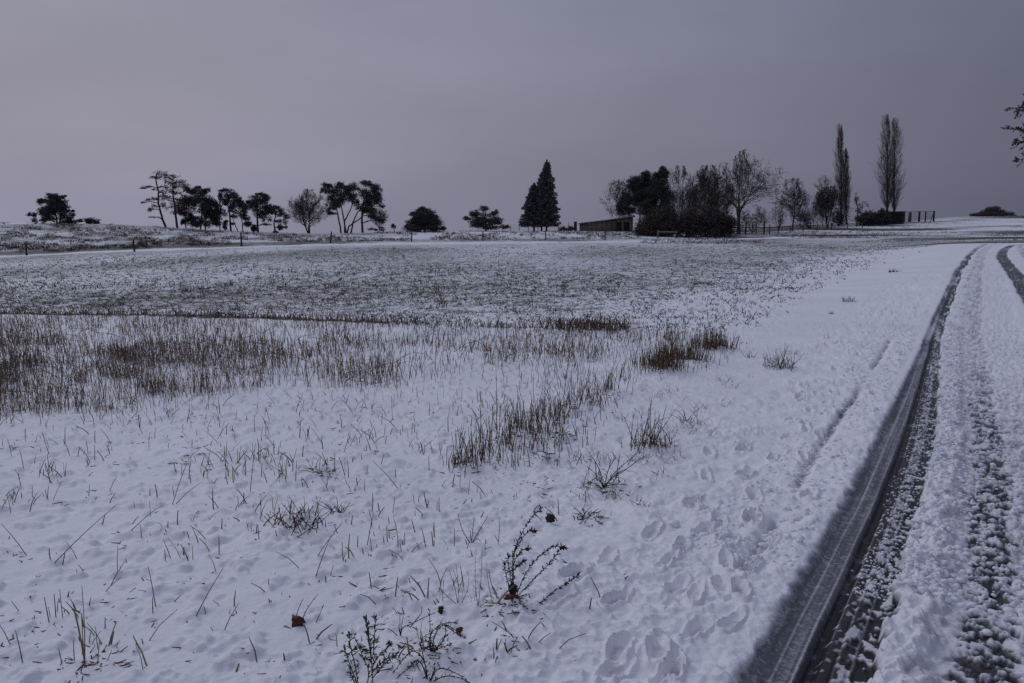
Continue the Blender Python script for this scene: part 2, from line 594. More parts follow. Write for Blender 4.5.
def two_mat(name, A, B, ma, mb, parent):
    if B is None:
        return np_mesh(name, A[0], A[1], ma, parent, {'tone': A[2]})
    V, F, T = join(A, B)
    o = np_mesh(name, V, F, ma, parent, {'tone': T})
    o.data.materials.append(mb)
    mi = np.zeros(len(F), dtype=np.int32)
    mi[len(A[1]):] = 1
    o.data.polygons.foreach_set('material_index', mi)
    return o


def box(x0, x1, y0, y1, z0, z1):
    V = np.array([[x, y, z] for z in (z0, z1) for y in (y0, y1) for x in (x0, x1)], float)
    F = np.array([[0, 2, 3, 1], [4, 5, 7, 6], [0, 1, 5, 4], [2, 6, 7, 3], [0, 4, 6, 2], [1, 3, 7, 5]])
    return V, F


# ------------------------------------------------------------------ materials
def mat(name, col, rough=.8, var=.25, nscale=6, spec=.25, tone=0.0, col2=None, bump=0.0):
    m = bpy.data.materials.new(name)
    m.use_nodes = True
    t = m.node_tree
    b = t.nodes['Principled BSDF']
    b.inputs['Roughness'].default_value = rough
    b.inputs['Specular IOR Level'].default_value = spec
    n = t.nodes.new('ShaderNodeTexNoise')
    n.inputs['Scale'].default_value = nscale
    n.inputs['Detail'].default_value = 4
    g = t.nodes.new('ShaderNodeNewGeometry')
    t.links.new(g.outputs['Position'], n.inputs['Vector'])
    mr = t.nodes.new('ShaderNodeMapRange')
    mr.inputs['From Min'].default_value = .3
    mr.inputs['From Max'].default_value = .7
    t.links.new(n.outputs[0], mr.inputs['Value'])
    mx = t.nodes.new('ShaderNodeMix')
    mx.data_type = 'RGBA'
    c2 = col2 or tuple(c * (1 + var) for c in col)
    mx.inputs['A'].default_value = (*[c * (1 - var) for c in col], 1)
    mx.inputs['B'].default_value = (*c2, 1)
    if tone:
        at = t.nodes.new('ShaderNodeAttribute')
        at.attribute_name = 'tone'
        mm = t.nodes.new('ShaderNodeMath')
        mm.operation = 'MULTIPLY_ADD'
        t.links.new(at.outputs['Fac'], mm.inputs[0])
        mm.inputs[1].default_value = tone
        m2 = t.nodes.new('ShaderNodeMath')
        m2.operation = 'MULTIPLY'
        t.links.new(mr.outputs[0], m2.inputs[0])
        m2.inputs[1].default_value = 1 - tone
        t.links.new(m2.outputs[0], mm.inputs[2])
        t.links.new(mm.outputs[0], mx.inputs['Factor'])
    else:
        t.links.new(mr.outputs[0], mx.inputs['Factor'])
    t.links.new(mx.outputs['Result'], b.inputs['Base Color'])
    if bump:
        bp = t.nodes.new('ShaderNodeBump')
        bp.inputs['Strength'].default_value = bump
        t.links.new(n.outputs[0], bp.inputs['Height'])
        t.links.new(bp.outputs[0], b.inputs['Normal'])
    return m


M_BARK = mat('bark', (.060, .052, .050), .9, .35, 3)
M_PINEBARK = mat('pine_bark', (.055, .040, .034), .9, .35, 3)
M_TWIG = mat('twig', (.060, .048, .044), .9, .3, 3)
M_POPLAR = mat('poplar_twig', (.085, .070, .060), .9, .3, 3)
M_PINE = mat('pine_needles', (.055, .060, .058), .85, .45, 1.2, tone=.6)
M_PINEBR = mat('thin_pine_needles', (.085, .070, .060), .85, .4, 1.2, tone=.6)
M_SPRUCE = mat('spruce_needles', (.085, .095, .095), .85, .45, 1.0, tone=.6)
M_BROWN = mat('dead_brown_leaves', (.085, .055, .046), .85, .4, 1.5, tone=.6)
M_IVY = mat('evergreen_leaves', (.060, .062, .064), .7, .4, 1.5, tone=.6)
M_STRAW = mat('straw', (.12, .080, .050), .8, .45, 9, tone=.8, col2=(.34, .25, .16))
M_STUB = mat('stubble', (.085, .058, .040), .85, .4, 5, tone=.8, col2=(.33, .24, .165))
M_CLUMP = mat('clump_grass', (.070, .044, .029), .85, .4, 5, tone=.8, col2=(.20, .135, .085))
M_SPROUT = mat('crop_sprouts', (.050, .062, .034), .8, .4, 2, tone=.7, col2=(.12, .115, .070))
M_HEATH = mat('heath_grass', (.062, .048, .038), .9, .4, 1, tone=.7, col2=(.16, .125, .095))
M_STEM = mat('dry_stem', (.040, .030, .025), .8, .4, 20)
M_GSTEM = mat('olive_stem', (.065, .058, .036), .8, .4, 20)
M_LEAFB = mat('rust_leaf', (.10, .035, .020), .6, .4, 25, spec=.3)
M_LEAFD = mat('dark_leaf', (.035, .022, .016), .7, .4, 25)
M_LEAFG = mat('olive_leaf', (.05, .05, .022), .6, .4, 25)
M_WOOD = mat('grey_wood', (.10, .085, .075), .9, .3, 6)
M_WOODD = mat('dark_wood', (.045, .040, .038), .9, .3, 6)
M_WOODL = mat('pale_wood', (.19, .155, .13), .9, .25, 6)
M_WIRE = mat('wire', (.10, .10, .11), .6, .1, 6)
M_SHED = mat('shed_boards', (.175, .140, .118), .9, .2, 2.0)
M_DARK = mat('dark_opening', (.020, .020, .024), .8, .2, 2.0)
M_DOOR = mat('dark_door', (.032, .033, .042), .8, .2, 2.0)


def ground_material(name):
    m = bpy.data.materials.new(name)
    m.use_nodes = True
    t = m.node_tree
    N, L = t.nodes.new, t.links.new
    b = t.nodes['Principled BSDF']
    geo = N('ShaderNodeNewGeometry')

    def noise(scale, detail=4, rough=.55, sc=(1, 1, 1)):
        mp = N('ShaderNodeMapping')
        mp.inputs['Scale'].default_value = sc
        L(geo.outputs['Position'], mp.inputs[0])
        n = N('ShaderNodeTexNoise')
        n.inputs['Scale'].default_value = scale
        n.inputs['Detail'].default_value = detail
        n.inputs['Roughness'].default_value = rough
        L(mp.outputs[0], n.inputs['Vector'])
        return n.outputs[0]

    def rng(src, a, b_, c=0., d=1.):
        r_ = N('ShaderNodeMapRange')
        r_.inputs['From Min'].default_value = a
        r_.inputs['From Max'].default_value = b_
        r_.inputs['To Min'].default_value = c
        r_.inputs['To Max'].default_value = d
        L(src, r_.inputs['Value'])
        return r_.outputs[0]

    def attr(n):
        a = N('ShaderNodeAttribute')
        a.attribute_name = n
        return a.outputs['Fac']

    def mix(f, a, b_):
        x = N('ShaderNodeMix')
        x.data_type = 'RGBA'
        if hasattr(f, 'links'):
            L(f, x.inputs['Factor'])
        for i, v in (('A', a), ('B', b_)):
            if isinstance(v, tuple):
                x.inputs[i].default_value = (*v, 1)
            else:
                L(v, x.inputs[i])
        return x.outputs['Result']

    def math_(op, a, b_):
        x = N('ShaderNodeMath')
        x.operation = op
        for i, v in enumerate((a, b_)):
            if isinstance(v, (int, float)):
                x.inputs[i].default_value = v
            else:
                L(v, x.inputs[i])
        return x.outputs[0]

    snow = mix(rng(noise(.6, 5), .3, .7), (.79, .79, .835), (.89, .885, .92))
    soil = mix(rng(noise(3, 4), .3, .7), (.046, .041, .036), (.125, .112, .103))
    # bare ground and short growth showing through thin snow: amount by the attribute, pattern by noise
    n1 = noise(5.0, 5, .75)
    n2 = noise(1.1, 4, .7)
    mixn = math_('ADD', math_('MULTIPLY', n1, .65), math_('MULTIPLY', n2, .35))
    veg = attr('veg')
    th = math_('SUBTRACT', .70, math_('MULTIPLY', veg, .40))
    f = rng(math_('SUBTRACT', mixn, th), -.05, .07)
    fc = N('ShaderNodeClamp')
    L(f, fc.inputs[0])
    col = mix(fc.outputs[0], snow, soil)
    dirt_shade = attr('dirt_shade')
    fn = noise(60, 3, .6)
    dd = math_('ADD', dirt_shade, math_('MULTIPLY', math_('SUBTRACT', fn, .5), .25))
    dsel = rng(dd, .08, .60)
    slush = mix(dsel, col, (.125, .125, .148))
    wet = rng(dd, .58, .88)
    fin = mix(wet, slush, (.026, .024, .025))
    L(fin, b.inputs['Base Color'])
    rough = rng(dd, .1, .8, .75, .42)
    L(rough, b.inputs['Roughness'])
    b.inputs['Specular IOR Level'].default_value = .28
    bp = N('ShaderNodeBump')
    bp.inputs['Strength'].default_value = .45
    bp.inputs['Distance'].default_value = .012
    L(noise(38, 5, .65), bp.inputs['Height'])
    L(bp.outputs[0], b.inputs['Normal'])
    return m


M_SNOW = ground_material('snow_cover')
M_PSNOW = mat('plain_snow', (.80, .80, .86), .7, .05, 4)

# ------------------------------------------------------------------ plants placed by hand: mounds first
PLANTS = []


def plant_spot(px, py, rad=0.0, lift=0.0):
    x, y = g1(px, py)
    if rad:
        TUFTS.append((x, y, rad, lift))
    return x, y


for q in ((300, 528, .16, .035), (513, 612, .10, .03), (420, 662, .12, .03), (607, 490, .14, .03), (650, 448, .14, .03), (590, 520, .09, .02),
          (362, 655, .10, .02), (320, 475, .10, .03), (560, 440, .12, .035), (470, 470, .16, .04), (520, 440, .2, .04), (570, 412, .2, .045),
          (540, 460, .12, .04), (690, 365, .3, .05), (660, 372, .3, .05), (780, 366, .15, .03), (90, 668, .12, .02), (605, 398, .2, .04), (720, 350, .3, .05)):
    plant_spot(*q)

# ------------------------------------------------------------------ the ground sheet
fine = math.radians(38)
th_in = np.linspace(-fine, fine, 1140)
th_mid = np.linspace(fine, math.radians(62), 160)[1:]
th_out = np.linspace(math.radians(62), math.pi, 70)[1:]
TH = np.concatenate([-th_out[::-1][:], -th_mid[::-1], th_in, th_mid, th_out])
rr = [0.03, .4, .8, 1.2]
r = 1.3
while r < 150:
    rr.append(r)
    step = max(r * r / (F_ * CAMH) * 1.0, .0075)
    if r < 2.4:
        step = .03
    if r > 22:
        step = min(step, .42 + .004 * (r - 22))
    r += step
while r < 280:
    rr.append(r)
    r += 1.2
while r < 8000:
    rr.append(r)
    r *= 1.12
R = np.array(rr)
nT, nR = len(TH), len(R)
TT, RR = np.meshgrid(TH, R, indexing='xy')
GX, GY = (RR * np.sin(TT)).ravel(), (RR * np.cos(TT)).ravel()
hh, dirt_shade, sA, vS, rG = detail(GX, GY, True)
GZ = zbase(GX, GY) + hh

# amount of growth or bare soil showing through the snow
lS, lA = path_coord(GX, GY, LINE)
stS, _ = path_coord(GX, GY, STRIP)
bear = np.arctan2(GX, GY)
beyond_line = lS < 0                                       # the far side of the dark row
leftpath = vS < 0
cropd = (rG > 10)
rag = .9 * (fbm(GX / 2.5, GY / 2.5, 3, 12) - .5) + .8 * (fbm(GX / .8, GY / .8, 2, 13) - .5)
side_mid = np.sign(np.median(lS[(rG > 30) & (rG < 60) & (np.abs(bear) < .3)]))
in_crop = sstep(0, 1.2, lS * side_mid + 2 * rag)
# left of the verge line?
vmid = np.sign(np.median(vS[(rG > 30) & (rG < 60) & (bear < 0) & (bear > -.5)]))
lv = vS * vmid
edge = sstep(-1.0, 6.0, lv + 5 * rag)
smid = np.sign(np.median(stS[(rG > 30) & (rG < 60) & (np.abs(bear) < .3)]))
st = stS * smid                                            # positive on this side of the snow strip
veg = np.zeros(len(GX))
n_big = fbm(GX / 9, GY / 22, 3, 21)
crop = in_crop * edge * sstep(-2.0, 2.5, st + 2 * rag) * (.50 + .32 * (n_big - .5))
hb = np.exp(-((rG - 24 - 8 * (bear + .2)) / 5) ** 2)
crop += in_crop * edge * .10 * hb
veg = np.maximum(veg, crop)
row = np.exp(-((lS * side_mid + .05) / .24) ** 2) * (1 - sstep(bearing(560), bearing(640), bear))
veg = np.maximum(veg, row * (.9 - .4 * sstep(bearing(300), bearing(460), bear)))
bank = sstep(0, 3.5, -st - 2 * rag) * (rG > 60) * (1 - sstep(bearing(640), bearing(720), bear))
bn = fbm(GX / 6, GY / 6, 4, 25, .6)
low = np.exp(-((-st - 6) / 4.5) ** 2)
cover_l = 1 - .35 * sstep(bearing(250), bearing(450), bear)
veg = np.maximum(veg, bank * (.50 + .8 * (bn - .5) + .36 * low) * cover_l)
# far stubble on the right, in drifts and bare lanes
rightf = sstep(bearing(690), bearing(740), bear) * sstep(1.0, 4.0, -(st + 3 * rag)) * (rG > 50)
rf2 = sstep(bearing(850), bearing(900), bear) * (rG > 78)
rightf = np.maximum(rightf, rf2)
lanes = fbm(GX / 26 + GY / 140, GY / 9 - GX / 60, 3, 27)
veg = np.maximum(veg, rightf * (.42 + 1.6 * (lanes - .45)))
vmin = sstep(-.2, 1.5, lv) * (1 - in_crop) * (rG > 6)      # stubble zone: soil between stalks
veg = np.maximum(veg, vmin * .20 * fbm(GX / .9, GY / .9, 3, 28))
veg = np.clip(veg, 0, 1)

idx = np.arange(nR * nT).reshape(nR, nT)
a_, b_, c_, d_ = idx[:-1, :-1], idx[:-1, 1:], idx[1:, 1:], idx[1:, :-1]
FQ = np.stack([a_, b_, c_, d_], -1).reshape(-1, 4)[:, ::-1]
seam = np.stack([idx[:-1, -1], idx[:-1, 0], idx[1:, 0], idx[1:, -1]], -1).reshape(-1, 4)[:, ::-1]
FQ = np.concatenate([FQ, seam])
VV = np.stack([GX, GY, GZ], 1)
# vertex normals of the whole sheet, so the pieces meet without a visible seam
n_ = np.cross(VV[FQ[:, 1]] - VV[FQ[:, 0]], VV[FQ[:, 3]] - VV[FQ[:, 0]])
VN = np.zeros_like(VV)
for k in range(4):
    for c in range(3):
        VN[:, c] += np.bincount(FQ[:, k], n_[:, c], len(VV))
VN /= np.maximum(np.linalg.norm(VN, axis=1), 1e-12)[:, None]
fc = FQ[:, 0]
zone = np.zeros(len(FQ), int)
zone[(sA[fc] > -.9) & (sA[fc] < 3.4) & (rG[fc] < 125)] = 1
zone[(zone == 0) & (in_crop[fc] > .5) & (lv[fc] > 0) & (st[fc] > 2) & (rG[fc] > 10) & (rG[fc] < 300)] = 2
zone[(zone == 0) & (st[fc] <= 0) & (rG[fc] > 60)] = 3
for zi, nm in ((0, 'ground'), (1, 'road'), (2, 'crop_field'), (3, 'hillside')):
    f = FQ[zone == zi]
    used, inv = np.unique(f, return_inverse=True)
    o = np_mesh(nm, VV[used], inv.reshape(-1, 4), M_SNOW, None, {'dirt_shade': dirt_shade[used], 'veg': veg[used]}, True)
    o.data.normals_split_custom_set_from_vertices(VN[used].astype(np.float32))
    props(o, kind='structure')


# ------------------------------------------------------------------ stubble, sprouts, heath (stuff)
def stalks(name, X, Y, h, lean, wid, material, label, cat, sides=3, bend=.3, kink=.0):
    n = len(X)
    Z = gz(X, Y) - .015
    az = RNG.random(n) * 2 * math.pi
    dx, dy = np.cos(az) * lean, np.sin(az) * lean
    p0 = np.stack([X, Y, Z], 1)
    p1 = p0 + np.stack([dx * h * .45, dy * h * .45, h * .5], 1)
    e = RNG.normal(size=(n, 2)) * kink
    p2 = p1 + np.stack([(dx * (1 + bend) + e[:, 0]) * h * .5, (dy * (1 + bend) + e[:, 1]) * h * .5, h * .5 * (1 - .3 * lean)], 1)
    segA = np.concatenate([p0, p1, wid[:, None], (wid * .9)[:, None]], 1)
    segB = np.concatenate([p1, p2, (wid * .9)[:, None], (wid * .55)[:, None]], 1)
    V, Fq = prisms(np.concatenate([segA, segB]), sides)
    tone = np.repeat(np.tile(RNG.random(n), 2), 2 * sides)
    o = np_mesh(name, V, Fq, material, None, {'tone': tone})
    return props(o, label, cat, kind='stuff')


def scatter(n, x0, x1, y0, y1, dens):
    px = RNG.uniform(x0, x1, n)
    py = RNG.uniform(y0, y1, n)
    k = RNG.random(n) < dens(px, py)
    px, py = px[k], py[k]
    X, Y, ok = ground(px, py)
    return px[ok], py[ok], X[ok], Y[ok]


def cluster(X, Y, k, spread):
    X = np.repeat(X, k) + RNG.normal(size=len(X) * k) * spread
    Y = np.repeat(Y, k) + RNG.normal(size=len(Y) * k) * spread
    return X, Y


def lineY(px, pts):
    a = np.array(pts, float)
    return np.interp(px, a[:, 0], a[:, 1])


TOPL = [(-400, 306), (0, 316), (250, 320), (400, 325), (520, 330), (600, 333), (640, 334), (760, 325)]
LOWL = [(-400, 425), (0, 408), (100, 402), (250, 398), (330, 385), (420, 378), (470, 372), (560, 362), (640, 350)]
RIGHT = [(240, 945), (262, 880), (300, 790), (340, 735), (370, 660), (400, 600), (440, 560), (500, 620), (560, 600), (620, 560), (683, 480)]


def dens_dense(px, py):
    t, l = lineY(px, TOPL), lineY(px, LOWL)
    X = (px + 1000)
    pat = fbm(px / 60, py / 7, 3, 101)
    f = sstep(-2, 2, py - t) * (1 - sstep(-6, 10, py - l - 14 * (fbm(px / 70, px * 0, 2, 103) - .5) * 2))
    rgt = 1 - sstep(620, 760, px + (py - 330) * 2.0)
    f = f * (.24 + .76 * sstep(.36, .64, pat)) * rgt
    f = f * (1 - .30 * sstep(220, 480, px))
    left = np.exp(-((px - 40) / 110) ** 2 - ((py - 368) / 20) ** 2)
    return np.clip(f * .46 + left * .7 * f, 0, 1)


px, py, X, Y = scatter(105000, -380, 700, 310, 420, dens_dense)
h = .05 + .20 * RNG.random(len(X)) ** 1.5
h *= .8 + .5 * fbm(px / 40, py / 8, 2, 110)
stalks('stubble', X, Y, h, .08 + .3 * RNG.random(len(X)) ** 2 + (RNG.random(len(X)) < .07) * 1.6, np.full(len(X), .0030) * (.7 + .5 * RNG.random(len(X))) * np.clip(np.hypot(X, Y) / 9, 1, 1.4), M_STUB,
       'dense brown stubble standing in rows across the middle of the snowy field', 'stubble', kink=.10)


def dens_line(px, py):
    c = lineY(px, [(-400, 305), (0, 314.5), (120, 315.5), (250, 318.5), (400, 323.5), (520, 328), (625, 331)])
    end = np.where(px < 430, .8, .28) + .8 * np.exp(-((px - 595) / 38) ** 2)
    return np.exp(-((py - c) / np.where(px < 430, 1.2, 2.0)) ** 2) * np.clip(end, 0, 1) * (px < 628)


px, py, X, Y = scatter(60000, -380, 640, 296, 338, dens_line)
stalks('dry_grass', X, Y, .04 + .10 * RNG.random(len(X)) + .14 * (RNG.random(len(X)) < .12) + .08 * (px > 540), .1 + .4 * RNG.random(len(X)), np.full(len(X), .006), M_CLUMP,
       'thin dark line of dry grass between the stubble and the green crop', 'grass', kink=.3)


def dens_sparse(px, py):
    l = lineY(px, LOWL)
    right = lineY(py, [(a, b) for a, b in RIGHT])
    f = sstep(-4, 10, py - l) * (1 - sstep(-20, 60, px - right))
    pat = fbm(px / 55, py / 16, 3, 121)
    g = f * (.02 + .16 * (1 - sstep(400, 480, py)) + .5 * sstep(.5, .72, pat))
    return g * (1 - .72 * sstep(440, 600, py))


px, py, X, Y = scatter(21000, -300, 700, 370, 683, dens_sparse)
n = len(X)
rD = np.hypot(X, Y)
h = np.where(rD < 5, .02 + .12 * RNG.random(n) ** 2.0, .04 + .12 * RNG.random(n) ** 1.4)
stalks('sparse_stubble', X, Y, h, .06 + 1.0 * RNG.random(n) ** 1.9, .0020 + .0020 * RNG.random(n) ** 1.5, M_STRAW,
       'scattered short straw stalks poking out of the snow in the near field', 'stubble', 4, kink=.07, bend=.1)


def dens_debris(px, py):
    right = lineY(py, [(a, b) for a, b in RIGHT])
    return sstep(395, 420, py) * (1 - sstep(-20, 80, px - right)) * (.15 + .85 * sstep(.5, .68, fbm(px / 45, py / 18, 3, 181))) * (1 - .75 * sstep(420, 520, py))


px, py, X, Y = scatter(5200, -300, 720, 395, 683, dens_debris)
X, Y = cluster(X, Y, 3, .018)
TX = np.repeat([t[0] for t in TUFTS], 90)
TY = np.repeat([t[1] for t in TUFTS], 90)
TR_ = np.repeat([t[2] for t in TUFTS], 90)
X = np.concatenate([X, TX + RNG.normal(size=len(TX)) * TR_ * .45])
Y = np.concatenate([Y, TY + RNG.normal(size=len(TY)) * TR_ * .45])
stalks('plant_debris', X, Y, .014 + .014 * RNG.random(len(X)), .8 + 2.2 * RNG.random(len(X)), .0018 + .0022 * RNG.random(len(X)), M_CLUMP,
       'bits of broken stalk and dead leaf lying half sunk in the near snow', 'plant litter', 4, kink=.5)


def dens_clumps(px, py):
    d = np.zeros(len(px))
    for cx, cy, rx, ry, a in ((465, 466, 14, 6, 1), (478, 458, 12, 9, .7), (500, 447, 22, 8, .8), (525, 432, 20, 8, .8), (555, 418, 22, 7, .9), (585, 405, 18, 7, 1), (540, 448, 26, 9, .3),
                             (604, 393, 16, 6, .8), (622, 380, 10, 6, .6), (598, 358, 12, 4, .5), (570, 372, 18, 4, .3), (640, 372, 14, 5, .5), (625, 362, 10, 4, .4), (560, 380, 30, 8, .22), (505, 462, 20, 6, .25)):
        d = np.maximum(d, a * np.exp(-((px - cx) / rx) ** 2 - ((py - cy) / ry) ** 2))
    return d


px, py, X, Y = scatter(22000, 430, 690, 335, 480, lambda a, b: dens_clumps(a, b) * .42)
h = .07 + .24 * RNG.random(len(X)) ** 1.8
stalks('tall_stubble', X, Y, h, .05 + .35 * RNG.random(len(X)) ** 1.5, np.full(len(X), .0028), M_CLUMP,
       'row of taller brown stubble running diagonally towards the track verge', 'stubble', kink=.12)


def dens_verge(px, py):
    f = sstep(-10, 20, px - lineY(py, [(335, 735), (350, 720), (370, 680), (400, 640), (440, 590), (480, 560)])) * (1 - sstep(60, 120, px - lineY(py, [(335, 735), (370, 690), (400, 650), (440, 610), (480, 560)])))
    return f * sstep(.5, .7, fbm(px / 28, py / 9, 2, 161)) * (py > 338) * (py < 500)


px, py, X, Y = scatter(1500, 540, 860, 338, 500, dens_verge)
X, Y = cluster(X, Y, 7, .035)
stalks('verge_weeds', X, Y, .02 + .09 * RNG.random(len(X)) ** 1.5, .2 + .9 * RNG.random(len(X)), np.full(len(X), .0016), M_CLUMP,
       'thin scattered weeds in the snow of the verge beside the diagonal stubble row', 'weeds', kink=.3)


def dens_crop(px, py):
    right = lineY(py, [(244, 930), (262, 880), (300, 800), (318, 770), (335, 735)])
    top = lineY(px, [(-400, 262), (0, 259), (300, 248), (450, 246), (600, 245), (900, 244)])
    bot = lineY(px, [(-400, 302), (0, 312), (400, 322), (640, 332), (760, 345)])
    f = sstep(-1, 3, py - top) * (1 - sstep(-3, 3, py - bot)) * (1 - sstep(-50, 20, px - right))
    pat = fbm(px / 60, py / 5, 3, 131)
    band = np.exp(-((py - 287) / 8) ** 2)
    return f * (.35 + .5 * sstep(.35, .65, pat) + .25 * band) * (1 - .45 * sstep(288, 312, py))


px, py, X, Y = scatter(40000, -380, 960, 244, 345, dens_crop)
X, Y = cluster(X, Y, 3, .045)
rD = np.hypot(X, Y)
stalks('crop_sprouts', X, Y, (.02 + .05 * RNG.random(len(X)) ** 1.5) * (1 + rD / 90), .2 + .8 * RNG.random(len(X)), .0030 + .00020 * rD, M_SPROUT,
       'thin green winter crop sprouting through the snow of the far field', 'crop', kink=.8)


px, py, X, Y = scatter(5200, -380, 900, 255, 328, lambda a, b: dens_crop(a, b) * .9 * sstep(.45, .7, fbm(a / 40, b / 8, 2, 191)))
X, Y = cluster(X, Y, 3, .03)
rD = np.hypot(X, Y)
stalks('field_weeds', X, Y, .06 + .16 * RNG.random(len(X)) ** 1.8, .1 + .5 * RNG.random(len(X)), .003 + .00018 * rD, M_CLUMP,
       'dark taller weed stems dotted over the far green crop', 'weeds', kink=.3)


def dens_heath(px, py):
    top = lineY(px, [(-400, 223), (0, 222.5), (110, 223.8), (165, 227.3), (240, 231.8), (320, 233.5), (450, 231), (640, 231)])
    bot = lineY(px, [(-400, 257), (0, 254), (130, 249), (240, 244.5), (330, 242), (450, 240.5), (640, 239)])
    f = (py > top) * (py < bot)
    low = np.exp(-((py - bot + 4) / 5) ** 2)
    pat = fbm(px / 22, py / 3.5, 3, 141, .6)
    return f * (sstep(.42, .62, pat) * .7 + .7 * low * sstep(.3, .5, pat)) * (1 - .55 * sstep(250, 420, px) * (1 - low))


px, py, X, Y = scatter(34000, -380, 640, 221, 257, dens_heath)
X, Y = cluster(X, Y, 6, .16)
stalks('heath_grass', X, Y, .08 + .24 * RNG.random(len(X)), .1 + .6 * RNG.random(len(X)), np.full(len(X), .016), M_HEATH,
       'rough brown heath grass showing through snow on the bank behind the fence', 'grass', kink=.25)


def dens_farst(px, py):
    top = lineY(px, [(640, 240), (740, 236), (800, 232), (880, 225), (935, 220), (1024, 216), (1300, 214)])
    bot = lineY(px, [(640, 244), (800, 245), (930, 241), (1300, 238)])
    return (py > top) * (py < bot) * sstep(.42, .6, fbm(px / 70, py / 3, 3, 151)) * .7


px, py, X, Y = scatter(22000, 640, 1300, 213, 246, dens_farst)
X, Y = cluster(X, Y, 4, .2)
stalks('far_stubble', X, Y, .10 + .15 * RNG.random(len(X)), .2 + .5 * RNG.random(len(X)), np.full(len(X), .018), M_HEATH,
       'pale brown stubble in drifts on the rising field beyond the track', 'stubble', kink=.4)

# crumbs and clods of snow thrown up along the ruts
ico_v = np.array([(0, 0, 1), (.894, 0, .447), (.276, .851, .447), (-.724, .526, .447), (-.724, -.526, .447), (.276, -.851, .447),
                  (.724, .526, -.447), (-.276, .894, -.447), (-.894, 0, -.447), (-.276, -.851, -.447), (.724, -.526, -.447), (0, 0, -1)], float)
ico_f = np.array([(0, 1, 2), (0, 2, 3), (0, 3, 4), (0, 4, 5), (0, 5, 1), (1, 6, 2), (2, 7, 3), (3, 8, 4), (4, 9, 5), (5, 10, 1),
                  (6, 7, 2), (7, 8, 3), (8, 9, 4), (9, 10, 5), (10, 6, 1), (11, 7, 6), (11, 8, 7), (11, 9, 8), (11, 10, 9), (11, 6, 10)])
# subdivide once
edge_mid = {}
vs_ = [tuple(v) for v in ico_v]
fs_ = []
for f in ico_f:
    m_ = []
    for i in range(3):
        key = tuple(sorted((f[i], f[(i + 1) % 3])))
        if key not in edge_mid:
            v = (np.array(vs_[key[0]]) + np.array(vs_[key[1]])) / 2
            vs_.append(tuple(v / np.linalg.norm(v)))
            edge_mid[key] = len(vs_) - 1
        m_.append(edge_mid[key])
    fs_ += [(f[0], m_[0], m_[2]), (f[1], m_[1], m_[0]), (f[2], m_[2], m_[1]), tuple(m_)]
SPH_V, SPH_F = np.array(vs_), np.array(fs_)


def blobs(X, Y, Z, rad, squash=.7):
    n = len(X)
    k = len(SPH_V)
    pert = 1 + .28 * (RNG.random((n, k)) - .5)
    sc = np.stack([rad * (1 + .5 * (RNG.random(n) - .5)), rad * (1 + .5 * (RNG.random(n) - .5)), rad * squash], 1)
    V = SPH_V[None] * pert[..., None] * sc[:, None, :] + np.stack([X, Y, Z], 1)[:, None, :]
    F = (SPH_F[None] + (np.arange(n) * k)[:, None, None]).reshape(-1, 3)
    return V.reshape(-1, 3), F


def road_pt(s, al):
    seg = np.linalg.norm(np.diff(RUT, axis=0), axis=1)
    cum = np.concatenate([[0], np.cumsum(seg)])
    i = np.clip(np.searchsorted(cum, al) - 1, 0, len(seg) - 1)
    t = (al - cum[i]) / seg[i]
    d = (RUT[i + 1] - RUT[i]) / seg[i][:, None]
    p = RUT[i] * (1 - t)[:, None] + RUT[i + 1] * t[:, None]
    return p[:, 0] + d[:, 1] * s, p[:, 1] - d[:, 0] * s


n = 8200
al = 14 + 1.0 + 12 * RNG.random(n) ** 1.6
lane = RNG.random(n)
s = np.where(lane < .22, RNG.normal(.10, .035, n), np.where(lane < .62, RNG.normal(.32, .075, n), np.where(lane < .86, RNG.uniform(.40, 1.3, n), RNG.uniform(-.8, -.25, n))))
cx, cy = road_pt(s, al)
rad = np.where(lane < .22, .003 + .006 * RNG.random(n) ** 2, .004 + .017 * RNG.random(n) ** 2.6)
V, F = blobs(cx, cy, gz(cx, cy) + rad * .05, rad)
o = np_mesh('snow_crumbs', V, F, M_PSNOW, None, None, True)
props(o, 'crumbs of thrown snow scattered along the wheel ruts of the track', 'snow', kind='stuff')
for (qx, qy, qr, lb) in ((975, 612, .027, 'round white snow lump, largest on the broken dark lane of the track'),
                         (987, 634, .018, 'small snow lump just below the round one on the dark lane'),
                         (674, 527, .034, 'rounded snow lump beside footprints left of the wheel rut')):
    x, y = g1(qx, qy)
    V, F = blobs(np.array([x]), np.array([y]), gz([x], [y]) + qr * .5, np.array([qr]), .85)
    o = np_mesh('snow_lump', V - np.array([x, y, 0]), F, M_PSNOW, None, None, True)
    o.location = (x, y, 0)
    props(o, lb, 'snow lump')
    sb = o.modifiers.new('s', 'SUBSURF')
    sb.levels = sb.render_levels = 1


# ------------------------------------------------------------------ trees
def unit(v):
    return v / max(np.linalg.norm(v), 1e-9)


